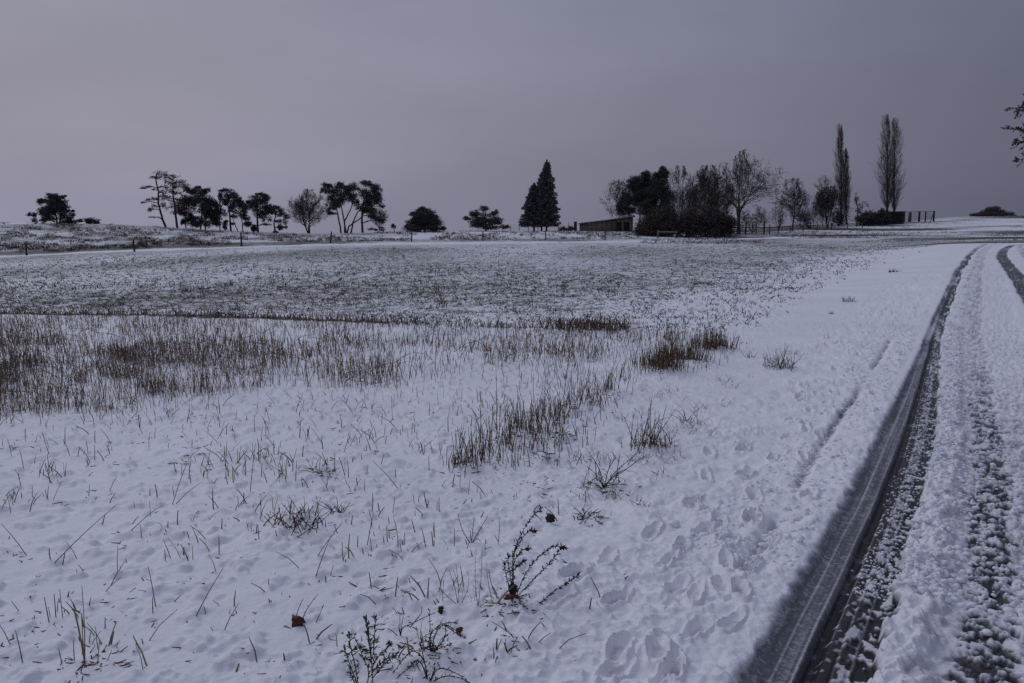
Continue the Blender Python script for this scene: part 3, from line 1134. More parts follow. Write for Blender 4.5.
def grow(segs, p, d, L, r, lvl, Q, rs, tips):
    n = Q['n'][lvl]
    p = np.array(p, float)
    d = unit(np.array(d, float))
    last = lvl == len(Q['n']) - 1
    nch = 0 if last else Q['ch'][lvl]
    start = 0 if last else Q['start'][lvl]
    slots = sorted(start + (1 - start) * ((i + rs.random()) / max(nch, 1)) for i in range(nch))
    si = 0
    ph = rs.random() * 6.28
    for i in range(n):
        d = unit(d + rs.normal(size=3) * Q['wob'][lvl] + np.array([0, 0, Q['up'][lvl]]))
        q = p + d * L / n
        t0, t1 = i / n, (i + 1) / n
        ra, rb = r * (1 - Q['tap'] * t0), r * (1 - Q['tap'] * t1)
        segs.append((*p, *q, ra, rb))
        while si < len(slots) and slots[si] <= t1 + 1e-9:
            f = (slots[si] - t0) * n
            b = p + (q - p) * f
            ang = math.radians(Q['ang'][lvl] * (.75 + .5 * rs.random()))
            ph += 2.4 + rs.random() * .9
            ref = np.array([0, 0, 1.]) if abs(d[2]) < .9 else np.array([1., 0, 0])
            a = unit(np.cross(d, ref))
            c = np.cross(d, a)
            cd = d * math.cos(ang) + (a * math.cos(ph) + c * math.sin(ph)) * math.sin(ang)
            cl = L * Q['lr'][lvl] * (1 - Q['lt'][lvl] * slots[si]) * (.7 + .6 * rs.random())
            cr_ = max(r * (1 - Q['tap'] * slots[si]) * Q['rr'], Q['rmin'])
            grow(segs, b, cd, cl, cr_, lvl + 1, Q, rs, tips)
            si += 1
        p = q
    tips.append(p)


OAK = dict(n=[6, 7, 6, 4, 3], ch=[15, 9, 6, 4], start=[.24, .18, .15, .1], wob=[.05, .11, .15, .2, .25], up=[.03, .06, .05, .03, .01], tap=.86, ang=[50, 42, 42, 45], lr=[1.0, .50, .46, .5], lt=[.30, .3, .3, .3], rr=.55, rmin=.011)
ROUND = dict(n=[6, 6, 5, 4, 3], ch=[14, 8, 6, 4], start=[.14, .15, .15, .1], wob=[.06, .09, .12, .16, .2], up=[.05, .07, .06, .04, .02], tap=.88, ang=[42, 36, 36, 38], lr=[.90, .5, .48, .5], lt=[.40, .3, .3, .3], rr=.5, rmin=.010)
TALL = dict(n=[8, 6, 5, 4, 3], ch=[17, 8, 6, 3], start=[.18, .15, .15, .1], wob=[.03, .08, .12, .16, .2], up=[.05, .09, .07, .04, .02], tap=.9, ang=[38, 34, 34, 36], lr=[.60, .5, .5, .5], lt=[.35, .3, .3, .3], rr=.5, rmin=.010)
POP = dict(n=[14, 6, 5, 3], ch=[90, 8, 5], start=[.08, .10, .1], wob=[.008, .04, .07, .10], up=[.06, .20, .14, .08], tap=.93, ang=[30, 24, 26], lr=[.20, .46, .5], lt=[.30, .3, .3], rr=.34, rmin=.012)
CROOK = dict(n=[6, 6, 5, 4], ch=[8, 7, 6], start=[.35, .25, .2], wob=[.20, .28, .30, .3], up=[.06, .02, 0, 0], tap=.8, ang=[60, 52, 52], lr=[.62, .5, .5], lt=[.3, .3, .3], rr=.6, rmin=.015)
SHRUB = dict(n=[5, 4, 4, 3], ch=[10, 6, 4], start=[.1, .15, .15], wob=[.12, .18, .22, .3], up=[.05, .05, .03, 0], tap=.85, ang=[38, 40, 42], lr=[.55, .5, .5], lt=[.3, .3, .3], rr=.55, rmin=.013)


LEAN = -.062


def tree_root(name, label, cat, px, r, group=None, py=None):
    b = bearing(px)
    x, y = r * math.tan(b), r
    z = float(gz(x, y)[0])
    return empty(name, label, cat, (x, y, z - .05), 0.0, group), x, y, z


def pxm(r):
    return r / F_ * math.cos(P_) / math.cos(P_) ** 0


def visible_base(r, z):
    """image row of a ground point at distance r and height z (near the horizon)"""
    t = (z - CAMH) / r
    v = (t * math.cos(P_) + math.sin(P_)) / (math.cos(P_) - t * math.sin(P_))
    return H_ / 2 - v * F_


def height_for(r, z, pytop):
    return CAMH + r * pslope(pytop) - z + .05


def bare_tree(name, label, px, r, pytop, wpx, Q, seed, cat='tree', stems=1, r0=None, mt=M_TWIG, mk=M_BARK, leaves=None, spread=0.0, off=0.0, group=None, wmul=1.0, cw=0.010, prof=None):
    rs = np.random.default_rng(seed)
    root, x, y, z = tree_root(name, label, cat, px, r, group)
    if Q is POP:
        root.rotation_euler = (0, LEAN, 0)
    H = height_for(r, z, pytop)
    Wd = wpx * r / F_
    segs, tips = [], []
    for k in range(stems):
        an = rs.random() * 6.28 if stems > 1 else 0
        sp = spread * (.5 + .7 * rs.random())
        d = np.array([math.cos(an + k * 2.1) * sp, math.sin(an + k * 2.1) * sp, 1])
        base = np.array([math.cos(k * 2.1) * .15, math.sin(k * 2.1) * .15, 0]) * (stems > 1)
        grow(segs, base, d, 6 * (1 if k == 0 else .6 + .4 * rs.random()), .22 if stems == 1 else .14, 0, Q, rs, tips)
    sg = np.array(segs)
    T = np.array(tips)
    hz = np.percentile(T[:, 2], 97.0 if Q in (OAK, ROUND, TALL) else 99.0)
    T[:, 2] = np.where(T[:, 2] > hz, hz + (T[:, 2] - hz) * .15, T[:, 2])
    for c_ in (2, 5):
        sg[:, c_] = np.where(sg[:, c_] > hz, hz + (sg[:, c_] - hz) * .15, sg[:, c_])
    if Q is not CROOK and Q is not SHRUB:
        top_ = T[T[:, 2] > hz * .88]
        for ax in (0, 1):
            k_ = top_[:, ax].mean() / hz
            T[:, ax] -= k_ * T[:, 2]
            sg[:, ax] -= k_ * sg[:, 2]
            sg[:, 3 + ax] -= k_ * sg[:, 5]
    x0, x1 = np.percentile(T[:, 0], [1.5, 98.5])
    x0, x1 = min(x0, -.2), max(x1, .2)
    sz = H / hz
    offm = off * r / F_
    sl_, sr_ = (Wd / 2 - offm) / -x0, (Wd / 2 + offm) / x1
    ybig = max(np.percentile(np.abs(T[:, 1]), 98.5), .2)
    sy_ = Wd * wmul / 2 / ybig

    prof = prof or ('shrub' if Q is SHRUB else 'spindle' if Q is POP else 'none' if Q is CROOK else 'round')
    tb = np.linspace(.05, 1.0, 16)
    kx = np.ones(16)
    if prof != 'none':
        rr0 = np.maximum(np.where(T[:, 0] < 0, T[:, 0] / x0, T[:, 0] / x1), np.abs(T[:, 1]) / ybig)
        for i, t_ in enumerate(tb):
            q_ = rr0[np.abs(T[:, 2] / hz - t_) < .06]
            cur = np.percentile(q_, 93) if len(q_) > 12 else np.nan
            if prof == 'round':
                want = math.sqrt(max(.03, 1 - (abs(t_ - .58) / (.44 if t_ > .58 else .50)) ** 2.2))
            elif prof == 'shrub':
                want = math.sqrt(max(.05, 1 - max(0, (t_ - .3) / .72) ** 2))
            else:
                want = max(.55, math.sin(math.pi * min(1, t_ ** .9 + .02)) ** .5) if t_ < .98 else .4
            kx[i] = np.clip(want / max(cur, .05), .3, 1.9) if cur == cur else np.nan
        okk = ~np.isnan(kx)
        kx = np.interp(tb, tb[okk], kx[okk])
        kx = np.convolve(np.concatenate([kx[:1], kx, kx[-1:]]), [.25, .5, .25], 'same')[1:-1]

    def fit_(q):
        q = q.copy()
        kk = np.interp(q[:, 2] / hz, tb, kx)
        q[:, 0] *= kk
        q[:, 1] *= kk
        f = np.clip(q[:, 2] / hz * 2.2, 0, 1)
        sxx = np.where(q[:, 0] < 0, sl_, sr_)
        q[:, 0] *= sxx * f + (1 - f) * min(sl_, sr_)
        q[:, 1] *= sy_
        q[:, 2] *= sz
        return q

    for sl in (slice(0, 3), slice(3, 6)):
        sg[:, sl] = fit_(sg[:, sl])
    T = fit_(T)
    rk = (r0 or H * .018) / (.22 if stems == 1 else .14)
    rad = np.maximum(sg[:, 6:8] * rk, cw)
    sg[:, 6:8] = rad
    thick = sg[:, 6] > (r0 or H * .018) * .42
    V, F = prisms(sg[thick], 7)
    np_mesh('trunk', V, F, mk, root)
    V, F = prisms(sg[~thick], 3)
    np_mesh('crown', V, F, mt, root)
    if leaves:
        cnt, size, mm, lo = leaves
        k = rs.integers(0, len(T), cnt)
        if Q is SHRUB:
            E = sg[:, 3:6]
            C = E[rs.integers(0, len(E), cnt)] + rs.normal(size=(cnt, 3)) * .25
            C[:, 2] = np.abs(C[:, 2]) * np.where(rs.random(cnt) < .35, rs.random(cnt), 1)
        else:
            C = T[k] + rs.normal(size=(cnt, 3)) * .22
        C = C[C[:, 2] > lo * H]
        V, F, tn = quads(C, size * (.6 + .8 * rs.random(len(C))), .9, rng=rs)
        np_mesh('foliage', V, F, mm, root, {'tone': tn})
    return root


def clump_tree(name, label, px, r, clumps, trunks, seed, dens=1.0, size=.20, mf=M_PINE, mk=M_PINEBARK, cat='tree', tr=.16, depth=.9, group=None, limbs=True, sub=12, tight=.40):
    """crown built from foliage masses; every mass hangs on a limb from the trunk. Coordinates in the picture's pixels at the tree's own distance."""
    rs = np.random.default_rng(seed)
    root, x, y, z = tree_root(name, label, cat, px, r, group)
    m = r / F_
    basepy = visible_base(r, z)
    cv = lambda X_, Y_: ((X_ - px) * m, (basepy - Y_) * m + .05)
    segs = []
    tpts = []
    for path in trunks:
        pts = [np.array([cv(a, b)[0], 0, max(cv(a, b)[1], -.0)]) for a, b in path]
        pts[0][2] = -.1
        yd = rs.normal() * .3 if len(trunks) > 1 else 0
        for i, q in enumerate(pts):
            q[1] += yd * i
        w0 = tr if len(trunks) == 1 else tr * .7
        segs = []
        tot = len(pts) - 1
        for i in range(tot):
            for k in range(4):
                a = pts[i] + (pts[i + 1] - pts[i]) * k / 4
                b = pts[i] + (pts[i + 1] - pts[i]) * (k + 1) / 4
                f0, f1 = (i + k / 4) / tot, (i + (k + 1) / 4) / tot
                b = b + rs.normal(size=3) * .03 * (k < 3)
                if k:
                    a = prev
                prev = b
                segs.append((*a, *b, w0 * (1 - .6 * f0), w0 * (1 - .6 * f1)))
                tpts.append(b)
        V, F = prisms(segs, 8)
        np_mesh('trunk', V, F, mk, root)
    tpts = np.array(tpts)
    cs, lsegs = [], []
    halfw = (max(c[0] + c[2] for c in clumps) - min(c[0] - c[2] for c in clumps)) / 2 * m
    midx = ((max(c[0] + c[2] for c in clumps) + min(c[0] - c[2] for c in clumps)) / 2 - px) * m
    for c in clumps:
        cx_, cz_ = cv(c[0], c[1])
        rx, rz = c[2] * m * 1.07, c[3] * m * 1.48
        dn = c[4] if len(c) > 4 else 1.0
        room = halfw * math.sqrt(max(.02, 1 - min(1, abs(cx_ - midx) / (halfw + .01)) ** 2)) * depth
        for rep in range(2):
            cy_ = rs.uniform(-.75, .75) * room if not rep else -0
            if rep:
                cy_ = rs.uniform(-1, 1) * room
            k = sub
            sc = rs.normal(size=(k, 3))
            sc /= np.linalg.norm(sc, axis=1)[:, None]
            sc *= (rs.random(k) ** .4)[:, None] * .85
            sc = sc * np.array([rx, max(rx * .8, .4), rz]) + np.array([cx_, cy_, cz_])
            for s_ in sc:
                nn = int(max(8, dens * dn * 34 * (rx * rz + .22)))
                g = rs.normal(size=(nn, 3))
                g = g / np.linalg.norm(g, axis=1)[:, None] * (rs.random(nn) ** .5)[:, None] * np.array([rx, rx, rz * .85]) * tight * 1.25
                cs.append(s_ + g)
            ctr = np.array([cx_, cy_, cz_ - rz * .3])
            if limbs:
                low = tpts[tpts[:, 2] < ctr[2] + .2]
                cand = low if len(low) else tpts[:1]
                st_ = cand[np.argmin(np.linalg.norm((cand - ctr) * np.array([1, .5, 1.4]), axis=1))]
                mid_ = (st_ + ctr) / 2 + np.array([0, 0, .12 * np.linalg.norm(ctr - st_)]) + rs.normal(size=3) * .12
                lsegs += [(*st_, *mid_, tr * .34, tr * .22), (*mid_, *ctr, tr * .22, tr * .12)]
                for s_ in sc[:6]:
                    lsegs.append((*ctr, *s_, tr * .13, tr * .07))
    C = np.concatenate(cs)
    C[:, 2] = np.maximum(C[:, 2], .05)
    V, F, tn = quads(C, size * .85 * (.4 + 1.0 * rs.random(len(C))), .5, .1, rng=rs)
    two_mat('crown', (V, F, tn), prisms(lsegs, 4) if lsegs else None, mf, mk, root)
    return root


def spruce(name, label, px, r, pytop, wpx, seed, low=.10, group=None, lean=0.0):
    rs = np.random.default_rng(seed)
    root, x, y, z = tree_root(name, label, 'tree', px, r, group)
    H = height_for(r, z, pytop)
    R0 = wpx * r / F_ / 2
    V, F = prisms([(0, 0, -.1, 0, 0, H * .5, .17, .11), (0, 0, H * .5, 0, 0, H * .97, .11, .02)], 8)
    np_mesh('trunk', V, F, M_BARK, root)
    lsegs, C, A = [], [], []
    t = low
    while t < .985:
        rad = R0 * 1.04 * min(1.0, (1 - t) ** .56 * 1.10) * (1 - .25 * max(0, (.2 - t) / .2))
        nb = int(7 + 5 * (1 - t))
        for k in range(nb):
            an = 6.283 * (k + rs.random() * .8) / nb
            L = rad * (.60 + .56 * rs.random())
            if math.cos(an) < 0 and lean:
                L *= 1 + lean
            b = np.array([0, 0, H * t])
            out_ = np.array([math.cos(an), math.sin(an), 0])
            e = b + out_ * L + np.array([0, 0, -.16 * L + .10 * L * rs.random()])
            lsegs.append((*b, *e, .035, .012))
            nn = int(12 + 46 * L)
            f = rs.random(nn) ** .7
            q = b + (e - b) * f[:, None] + np.array([0, 0, 1]) * (-.10 * np.sin(f * 3.1))[:, None] * L * .5
            sidev = np.array([-out_[1], out_[0], 0])
            q = q + sidev * (rs.normal(size=nn) * .13 * L * (1.1 - f))[:, None] + np.array([0, 0, -1]) * (rs.random(nn) ** 2 * .26)[:, None] + rs.normal(size=(nn, 3)) * .05
            C.append(q)
        t += .021 + .012 * rs.random()
    C.append(np.array([[0, 0, H * (1 - .0012 * i)] for i in range(30)]) + rs.normal(size=(30, 3)) * .05)
    C = np.concatenate(C)
    V, F, tn = quads(C, .15 + .12 * rs.random(len(C)), .5, .3, rng=rs)
    two_mat('crown', (V, F, tn), prisms(lsegs, 4), M_SPRUCE, M_BARK, root)
    return root


c4 = lambda L: [(25 + a / 12.05, 185 + b / 12.05, c / 12.05, d / 12.05) for a, b, c, d in L]
cA = lambda L: [(135 + q[0] / 9.76, 165 + q[1] / 9.76, q[2] / 9.76, q[3] / 9.76, *q[4:]) for q in L]
pA = lambda L: [(135 + a / 9.76, 165 + b / 9.76) for a, b in L]
cB = lambda L: [(210 + q[0] / 11.39, 180 + q[1] / 11.39, q[2] / 11.39, q[3] / 11.39, *q[4:]) for q in L]
pB = lambda L: [(210 + a / 11.39, 180 + b / 11.39) for a, b in L]
cC = lambda L: [(285 + q[0] / 8.904, 175 + q[1] / 8.904, q[2] / 8.904, q[3] / 8.904, *q[4:]) for q in L]
pC = lambda L: [(285 + a / 8.904, 175 + b / 8.904) for a, b in L]
cD = lambda L, ox, oy: [(ox + q[0] / 3.938, oy + q[1] / 3.938, q[2] / 3.938, q[3] / 3.938, *q[4:]) for q in L]
cE = lambda L: [(600 + q[0] / 8.036, 160 + q[1] / 8.036, q[2] / 8.036, q[3] / 8.036, *q[4:]) for q in L]
G_PINE = 'pines along the snowy ridge'
G_BARE = 'bare trees on the skyline'
G_BUSH = 'shrubs under the trees'

clump_tree('pine_tree', 'broad bushy dark pine standing alone at the far left of the ridge', 58, 124,
           c4([(300, 140, 80, 30), (440, 150, 50, 18), (160, 200, 50, 32), (330, 200, 100, 45), (450, 230, 70, 45), (550, 290, 55, 45), (240, 310, 90, 50), (400, 300, 110, 60), (520, 380, 85, 50), (380, 390, 80, 45), (140, 360, 32, 22), (210, 430, 38, 30), (480, 440, 110, 28), (590, 320, 25, 12), (400, 200, 80, 50)]),
           [[(58, 224), (57, 215), (54, 205)], [(60, 224), (64, 216), (66, 208)]], 1, 1.25, .19, tr=.2, group=G_PINE)
clump_tree('low_bush', 'low rounded dark bush just right of the lone far left pine', 91, 124,
           c4([(790, 420, 80, 26), (740, 440, 60, 22), (850, 450, 42, 22), (700, 430, 30, 14)]), [[(91, 224), (91, 221)]], 2, 1.1, .17, tr=.07, cat='bush')
clump_tree('leaning_pine', 'tall thin leaning pine with sparse ragged branches reaching left', 166, 126,
           cA([(245, 95, 46, 22), (225, 135, 36, 14), (255, 140, 30, 12), (165, 225, 50, 12), (110, 238, 35, 7), (212, 247, 18, 8), (210, 330, 50, 18), (150, 345, 35, 12), (115, 372, 22, 9), (175, 440, 22, 18, 2.4), (185, 512, 24, 8), (195, 400, 40, 16, .6), (290, 395, 40, 25, .8), (275, 270, 35, 15), (300, 300, 40, 15, .6), (300, 220, 40, 14)]),
           [pA([(305, 615), (272, 500), (245, 380), (257, 260), (235, 160), (245, 100)])], 3, .62, .15, M_PINEBR, tr=.19, sub=6, tight=.34, depth=.6, group=G_PINE)
clump_tree('sparse_tree', 'tall tree with thin brownish crown between leaning pine and rusty brown tree', 177.5, 126.3,
           cA([(345, 110, 40, 22), (430, 125, 55, 20), (500, 170, 38, 30), (340, 165, 55, 32), (405, 200, 75, 40), (490, 225, 50, 34), (325, 255, 50, 30), (300, 325, 40, 30, .8), (440, 275, 60, 25), (335, 400, 42, 42), (365, 462, 34, 24), (300, 130, 30, 18), (370, 340, 40, 30)]),
           [pA([(417, 615), (405, 450), (393, 300), (400, 160)])], 4, .62, .15, M_PINEBR, tr=.2, sub=8, tight=.34, group=G_PINE)
clump_tree('rusty_tree', 'small rounded tree still holding rusty brown leaves before the dark pine', 186.5, 125,
           cA([(500, 400, 85, 65), (450, 420, 50, 50), (550, 370, 55, 50), (540, 250, 30, 25), (500, 340, 60, 35), (470, 470, 40, 25)]),
           [pA([(502, 610), (500, 480), (500, 380)])], 5, 1.0, .17, M_BROWN, M_BARK, tr=.10)
clump_tree('dark_pine', 'dense dark square topped pine right of the rusty brown tree', 200.5, 127.5,
           cA([(690, 250, 34, 24), (640, 270, 50, 26), (600, 260, 45, 26), (650, 330, 80, 50), (720, 370, 55, 50), (750, 420, 45, 45), (650, 440, 90, 55), (520, 520, 50, 45), (620, 550, 50, 45), (750, 500, 50, 45), (600, 575, 45, 25), (670, 580, 45, 25), (800, 440, 30, 50), (800, 560, 35, 35), (480, 560, 25, 22)]),
           [pA([(640, 615), (650, 500), (665, 300)]), pA([(690, 615), (700, 520), (700, 400)])], 6, 1.35, .19, tr=.18, group=G_PINE)
clump_tree('pine_tree', 'tall pine with flat cut top, left one of the ridge group of open pines', 230.5, 128,
           cB([(190, 130, 75, 20), (130, 185, 32, 38), (230, 170, 80, 34), (315, 215, 45, 42), (290, 290, 60, 48), (345, 280, 45, 48), (200, 235, 60, 30), (250, 350, 50, 30), (160, 270, 40, 20)]),
           [pB([(240, 575), (234, 400), (215, 250)])], 7, 1.1, .18, tr=.17, group=G_PINE)
clump_tree('thin_pine', 'thin small pine tucked behind left side of the flat topped pine', 221, 130,
           cB([(110, 310, 45, 45), (60, 390, 55, 45, .7), (160, 380, 50, 35, .7), (80, 270, 45, 26), (100, 440, 60, 25, .5), (40, 500, 50, 25, .7)]),
           [pB([(120, 565), (119, 440), (112, 300)])], 8, .8, .17, tr=.10, group=G_PINE)
clump_tree('upright_shrub', 'small dark upright shrub at foot of the flat topped pine', 225.5, 127,
           cB([(180, 500, 28, 28), (175, 540, 24, 22), (190, 470, 22, 12)]), [pB([(180, 568), (180, 500)])], 9, 1.4, .14, tr=.05, cat='bush')
clump_tree('thin_pine', 'slender two stemmed pine between the flat topped and the round topped pines', 243, 129.5,
           cB([(375, 330, 55, 45), (350, 400, 50, 35), (300, 420, 40, 30, .7), (410, 430, 45, 30), (400, 290, 40, 35), (440, 500, 38, 24), (270, 500, 26, 12, .4)]),
           [pB([(380, 588), (374, 450), (370, 330)]), pB([(326, 582), (300, 500), (290, 430)])], 10, .95, .17, tr=.13, group=G_PINE)
clump_tree('pine_tree', 'pine with broad rounded crown on a straight trunk, in the middle left group', 258, 128.5,
           cB([(590, 175, 50, 18), (630, 200, 50, 26), (560, 235, 110, 34), (655, 250, 40, 34), (500, 310, 95, 44), (630, 320, 75, 50), (560, 390, 85, 34), (440, 260, 32, 22), (655, 440, 45, 30, .6), (485, 560, 24, 36, 1.8), (440, 505, 40, 24), (620, 505, 45, 14, .5), (690, 350, 40, 30)]),
           [pB([(546, 605), (546, 440), (550, 250)])], 11, 1.25, .18, tr=.2, group=G_PINE)
clump_tree('pine_tree', 'small pine with spreading umbrella crown at right end of the left group', 275, 128.5,
           cB([(780, 328, 65, 22), (825, 365, 38, 30), (725, 365, 50, 28), (870, 425, 36, 22), (782, 470, 22, 18), (800, 535, 20, 30, 2.0), (740, 595, 34, 16, 2), (850, 480, 40, 26, .5), (800, 400, 60, 20, .8), (850, 540, 24, 14, .6)]),
           [pB([(741, 605), (735, 480), (762, 380)])], 12, 1.15, .16, tr=.15, group=G_PINE)
bare_tree('bare_tree', 'pale bare round tree with fine twigs left of the many stemmed pine', 309, 132, 190, 35, ROUND, 13, stems=3, spread=.42, r0=.15, off=0, group=G_BARE, cw=.010)
clump_tree('pine_tree', 'wide pine with many spreading stems from one foot', 345, 132,
           cC([(400, 108, 50, 22), (370, 150, 34, 24), (520, 110, 65, 24), (450, 150, 75, 34), (440, 220, 52, 44), (520, 210, 64, 44), (490, 270, 55, 24), (410, 295, 32, 40), (422, 345, 38, 12), (620, 120, 55, 30), (610, 195, 55, 44), (645, 262, 40, 32), (580, 150, 50, 30)]),
           [pC([(535, 525), (530, 410), (580, 320), (605, 250)]), pC([(502, 525), (480, 400), (462, 310), (440, 250)]), pC([(545, 520), (522, 340), (512, 240)]), pC([(585, 525), (602, 430), (640, 340), (672, 300)]), pC([(552, 520), (570, 460), (680, 385), (720, 330)])],
           14, 1.15, .18, tr=.21, group=G_PINE)
clump_tree('pine_tree', 'tall straight trunked pine with heavy crown, right of the many stemmed pine', 363, 132.5,
           cC([(750, 90, 64, 22), (810, 125, 50, 34), (755, 175, 90, 42), (825, 240, 62, 34), (735, 255, 55, 44), (872, 287, 26, 10), (790, 365, 55, 26), (838, 402, 38, 24), (700, 310, 45, 22), (800, 190, 60, 34), (760, 320, 50, 24)]),
           [pC([(694, 525), (688, 400), (692, 280), (730, 180)])], 15, 1.2, .18, tr=.2, group=G_PINE)
bare_tree('bare_tree', 'small pale bare tree half hidden behind the heavy crowned pine', 379, 135, 208, 17, ROUND, 16, r0=.08, group=G_BARE, cw=.010)
clump_tree('low_pine', 'tiny low pine with flat sprays under the small bare tree', 376, 131,
           cC([(760, 482, 30, 12, .8), (860, 470, 32, 9), (865, 490, 28, 8), (805, 488, 20, 8)]), [pC([(824, 522), (822, 488)])], 17, .9, .14, tr=.05)
clump_tree('stub_tree', 'tiny stub of a tree with a round tuft, alone right of the pine pair', 394, 132,
           cC([(965, 458, 20, 16, 2)]), [pC([(976, 522), (972, 470)])], 18, 1.1, .13, tr=.09)
clump_tree('bushy_pine', 'dense dark cone shaped bushy pine alone on the centre ridge', 425, 135,
           cD([(725, 237, 22, 10), (705, 258, 28, 14), (750, 258, 30, 14), (690, 285, 34, 14), (765, 285, 34, 16), (725, 290, 50, 22), (800, 309, 12, 6), (662, 303, 14, 7), (700, 308, 45, 10), (760, 308, 40, 10), (725, 270, 40, 18)], 240, 150),
           [[(425, 232), (425, 225), (425, 215)]], 19, 1.7, .19, tr=.18, group=G_PINE)
clump_tree('bushy_pine', 'low wide bushy pine left of the tall spruces', 487, 137,
           cD([(175, 273, 22, 8), (215, 286, 14, 9), (140, 292, 26, 10), (108, 310, 16, 6), (180, 308, 48, 16), (225, 322, 28, 12), (256, 343, 18, 7), (140, 333, 28, 12), (190, 342, 42, 10), (160, 320, 40, 14)], 440, 140),
           [[(486, 231), (486, 225), (485, 218)]], 20, 1.35, .18, tr=.16, group=G_PINE)
spruce('spruce_tree', 'tallest dark pointed spruce of the pair on the skyline', 546.5, 140, 160, 27.5, 21, .12)
spruce('spruce_tree', 'shorter spruce with layered branches on the left of the tallest spruce', 534, 141, 183, 24, 22, .17, lean=.2)
spruce('spruce_tree', 'slim spruce squeezed behind the gap between the two larger spruces', 541.5, 144, 172, 20, 23, .12)

# copse behind and beside the shed
bare_tree('thin_tree', 'thin tree with small dark leaves behind the left side of the copse', 618, 158, 181, 30, ROUND, 30, leaves=(900, .16, M_IVY, .2), r0=.13, off=0, group=G_BARE)
clump_tree('pine_tree', 'dark green pine leaning over the right end of the shed', 639, 142,
           cE([(355, 125, 34, 22), (280, 170, 42, 26), (240, 220, 52, 40), (330, 210, 85, 55), (195, 290, 34, 40), (160, 395, 34, 50), (285, 320, 85, 60), (395, 200, 55, 55), (230, 410, 55, 34), (380, 330, 60, 60), (215, 340, 50, 30)]),
           [cE([(318, 590, 0, 0)])[0][:2] and [(639.5, 231.5), (639.5, 215), (641, 190)]], 31, 1.5, .2, tr=.17, group=G_PINE)
clump_tree('pine_tree', 'tallest dark pine of the copse with a blunt double top', 661, 139,
           cE([(495, 88, 26, 20), (470, 120, 26, 30), (505, 130, 30, 30), (432, 160, 34, 34), (500, 200, 55, 55), (430, 270, 85, 65), (530, 290, 60, 60), (430, 370, 95, 55), (350, 400, 60, 50), (520, 390, 60, 50), (400, 440, 80, 40, .7)]),
           [[(660, 235), (661, 210), (661, 176)]], 32, 1.5, .2, tr=.2, group=G_PINE)
bare_tree('bare_tree', 'tall pale bare tree right behind the double topped pine', 680, 148, 166, 32, TALL, 33, r0=.15, group=G_BARE, cw=.016)
bare_tree('bare_tree', 'tall pale bare tree in the middle of the copse, left of the oak', 706, 150, 166, 36, TALL, 34, stems=2, spread=.2, r0=.14, group=G_BARE, cw=.016)
bare_tree('bare_tree', 'dark forked bare tree low in the copse before the pale ones', 697, 138, 184, 36, ROUND, 35, stems=2, spread=.5, r0=.14, mt=M_BARK, leaves=(300, .14, M_BROWN, .3), group=G_BARE)
bare_tree('bare_tree', 'dark brown leafed tree just left of the great oak', 717, 139, 178, 34, ROUND, 36, stems=2, spread=.2, r0=.10, mt=M_BARK, leaves=(700, .15, M_BROWN, .2), group=G_BARE)
for i, (qx, rr_, pt, wp, lb) in enumerate(((645, 127, 224, 20, 'low dark bramble at the left end of the copse beside the shed'),
                                           (655, 125, 210, 34, 'tangled dark thicket under the dark green pine'),
                                           (670, 124, 204, 36, 'tall tangled thicket behind the left rail barrier post'),
                                           (688, 123, 208, 34, 'dense dark thicket right of the rail barrier'),
                                           (706, 123, 206, 34, 'dense dark thicket below the middle of the copse'),
                                           (723, 124, 211, 28, 'brownish thicket at the foot of the great oak'),
                                           (753, 139, 205, 30, 'thin pale scrub right of the great oak trunk'))):
    dn = 3200 if i < 6 else 150
    bare_tree('thicket', lb, qx, rr_, pt, wp, SHRUB, 40 + i, 'bush', stems=9 if i < 6 else 5, spread=.75, r0=.06, mt=M_BARK if i < 6 else M_TWIG, leaves=(dn, .16, M_BROWN if i % 2 else M_IVY, .0), group=G_BUSH, cw=.020 if i < 6 else .014)
bare_tree('oak_tree', 'great bare oak with wide branching crown, biggest tree of the copse', 738.5, 133, 152, 62, OAK, 50, r0=.34, mt=M_BARK, leaves=(260, .12, M_BROWN, .35), cw=.017, off=6)
bare_tree('bare_tree', 'bare round orchard tree between the oak and the single poplar', 792, 140, 179, 38, ROUND, 51, r0=.17, mt=M_BARK, group=G_BARE, cw=.019)
bare_tree('thicket', 'low grey shrub on the left of the round orchard tree', 778, 143, 198, 16, SHRUB, 52, 'bush', stems=4, spread=.4, r0=.05, mt=M_TWIG, leaves=(100, .12, M_IVY, .0), group=G_BUSH)
bare_tree('brown_tree', 'small tree with remnants of brown leaves left of the single poplar', 827, 152, 187, 26, ROUND, 53, stems=3, spread=.35, r0=.11, mt=M_BARK, leaves=(900, .16, M_BROWN, .1), group=G_BARE)
bare_tree('bare_tree', 'faint thin bare tree standing behind the brown leafed orchard tree', 822, 166, 176, 20, TALL, 54, r0=.09, group=G_BARE)
bare_tree('thicket', 'dark shrub between the orchard tree and the brown leafed tree', 809, 150, 203, 30, SHRUB, 55, 'bush', stems=7, spread=.6, r0=.05, mt=M_BARK, leaves=(900, .15, M_IVY, .0), group=G_BUSH)
bare_tree('poplar_tree', 'single tall narrow poplar left of the crooked fruit tree', 841, 176, 124, 11, POP, 60, r0=.24, mt=M_POPLAR, off=-2, group='bare columnar poplars', cw=.011)
bare_tree('poplar_tree', 'shorter slim poplar stem clinging to the right of the single poplar', 845.8, 177, 148, 7.5, POP, 61, r0=.18, mt=M_POPLAR, off=1, group='bare columnar poplars', cw=.011)
bare_tree('poplar_tree', 'tallest poplar, left one of the joined pair near the mesh fence', 886.5, 186, 114, 16, POP, 62, r0=.28, mt=M_POPLAR, off=-3, group='bare columnar poplars', cw=.011)
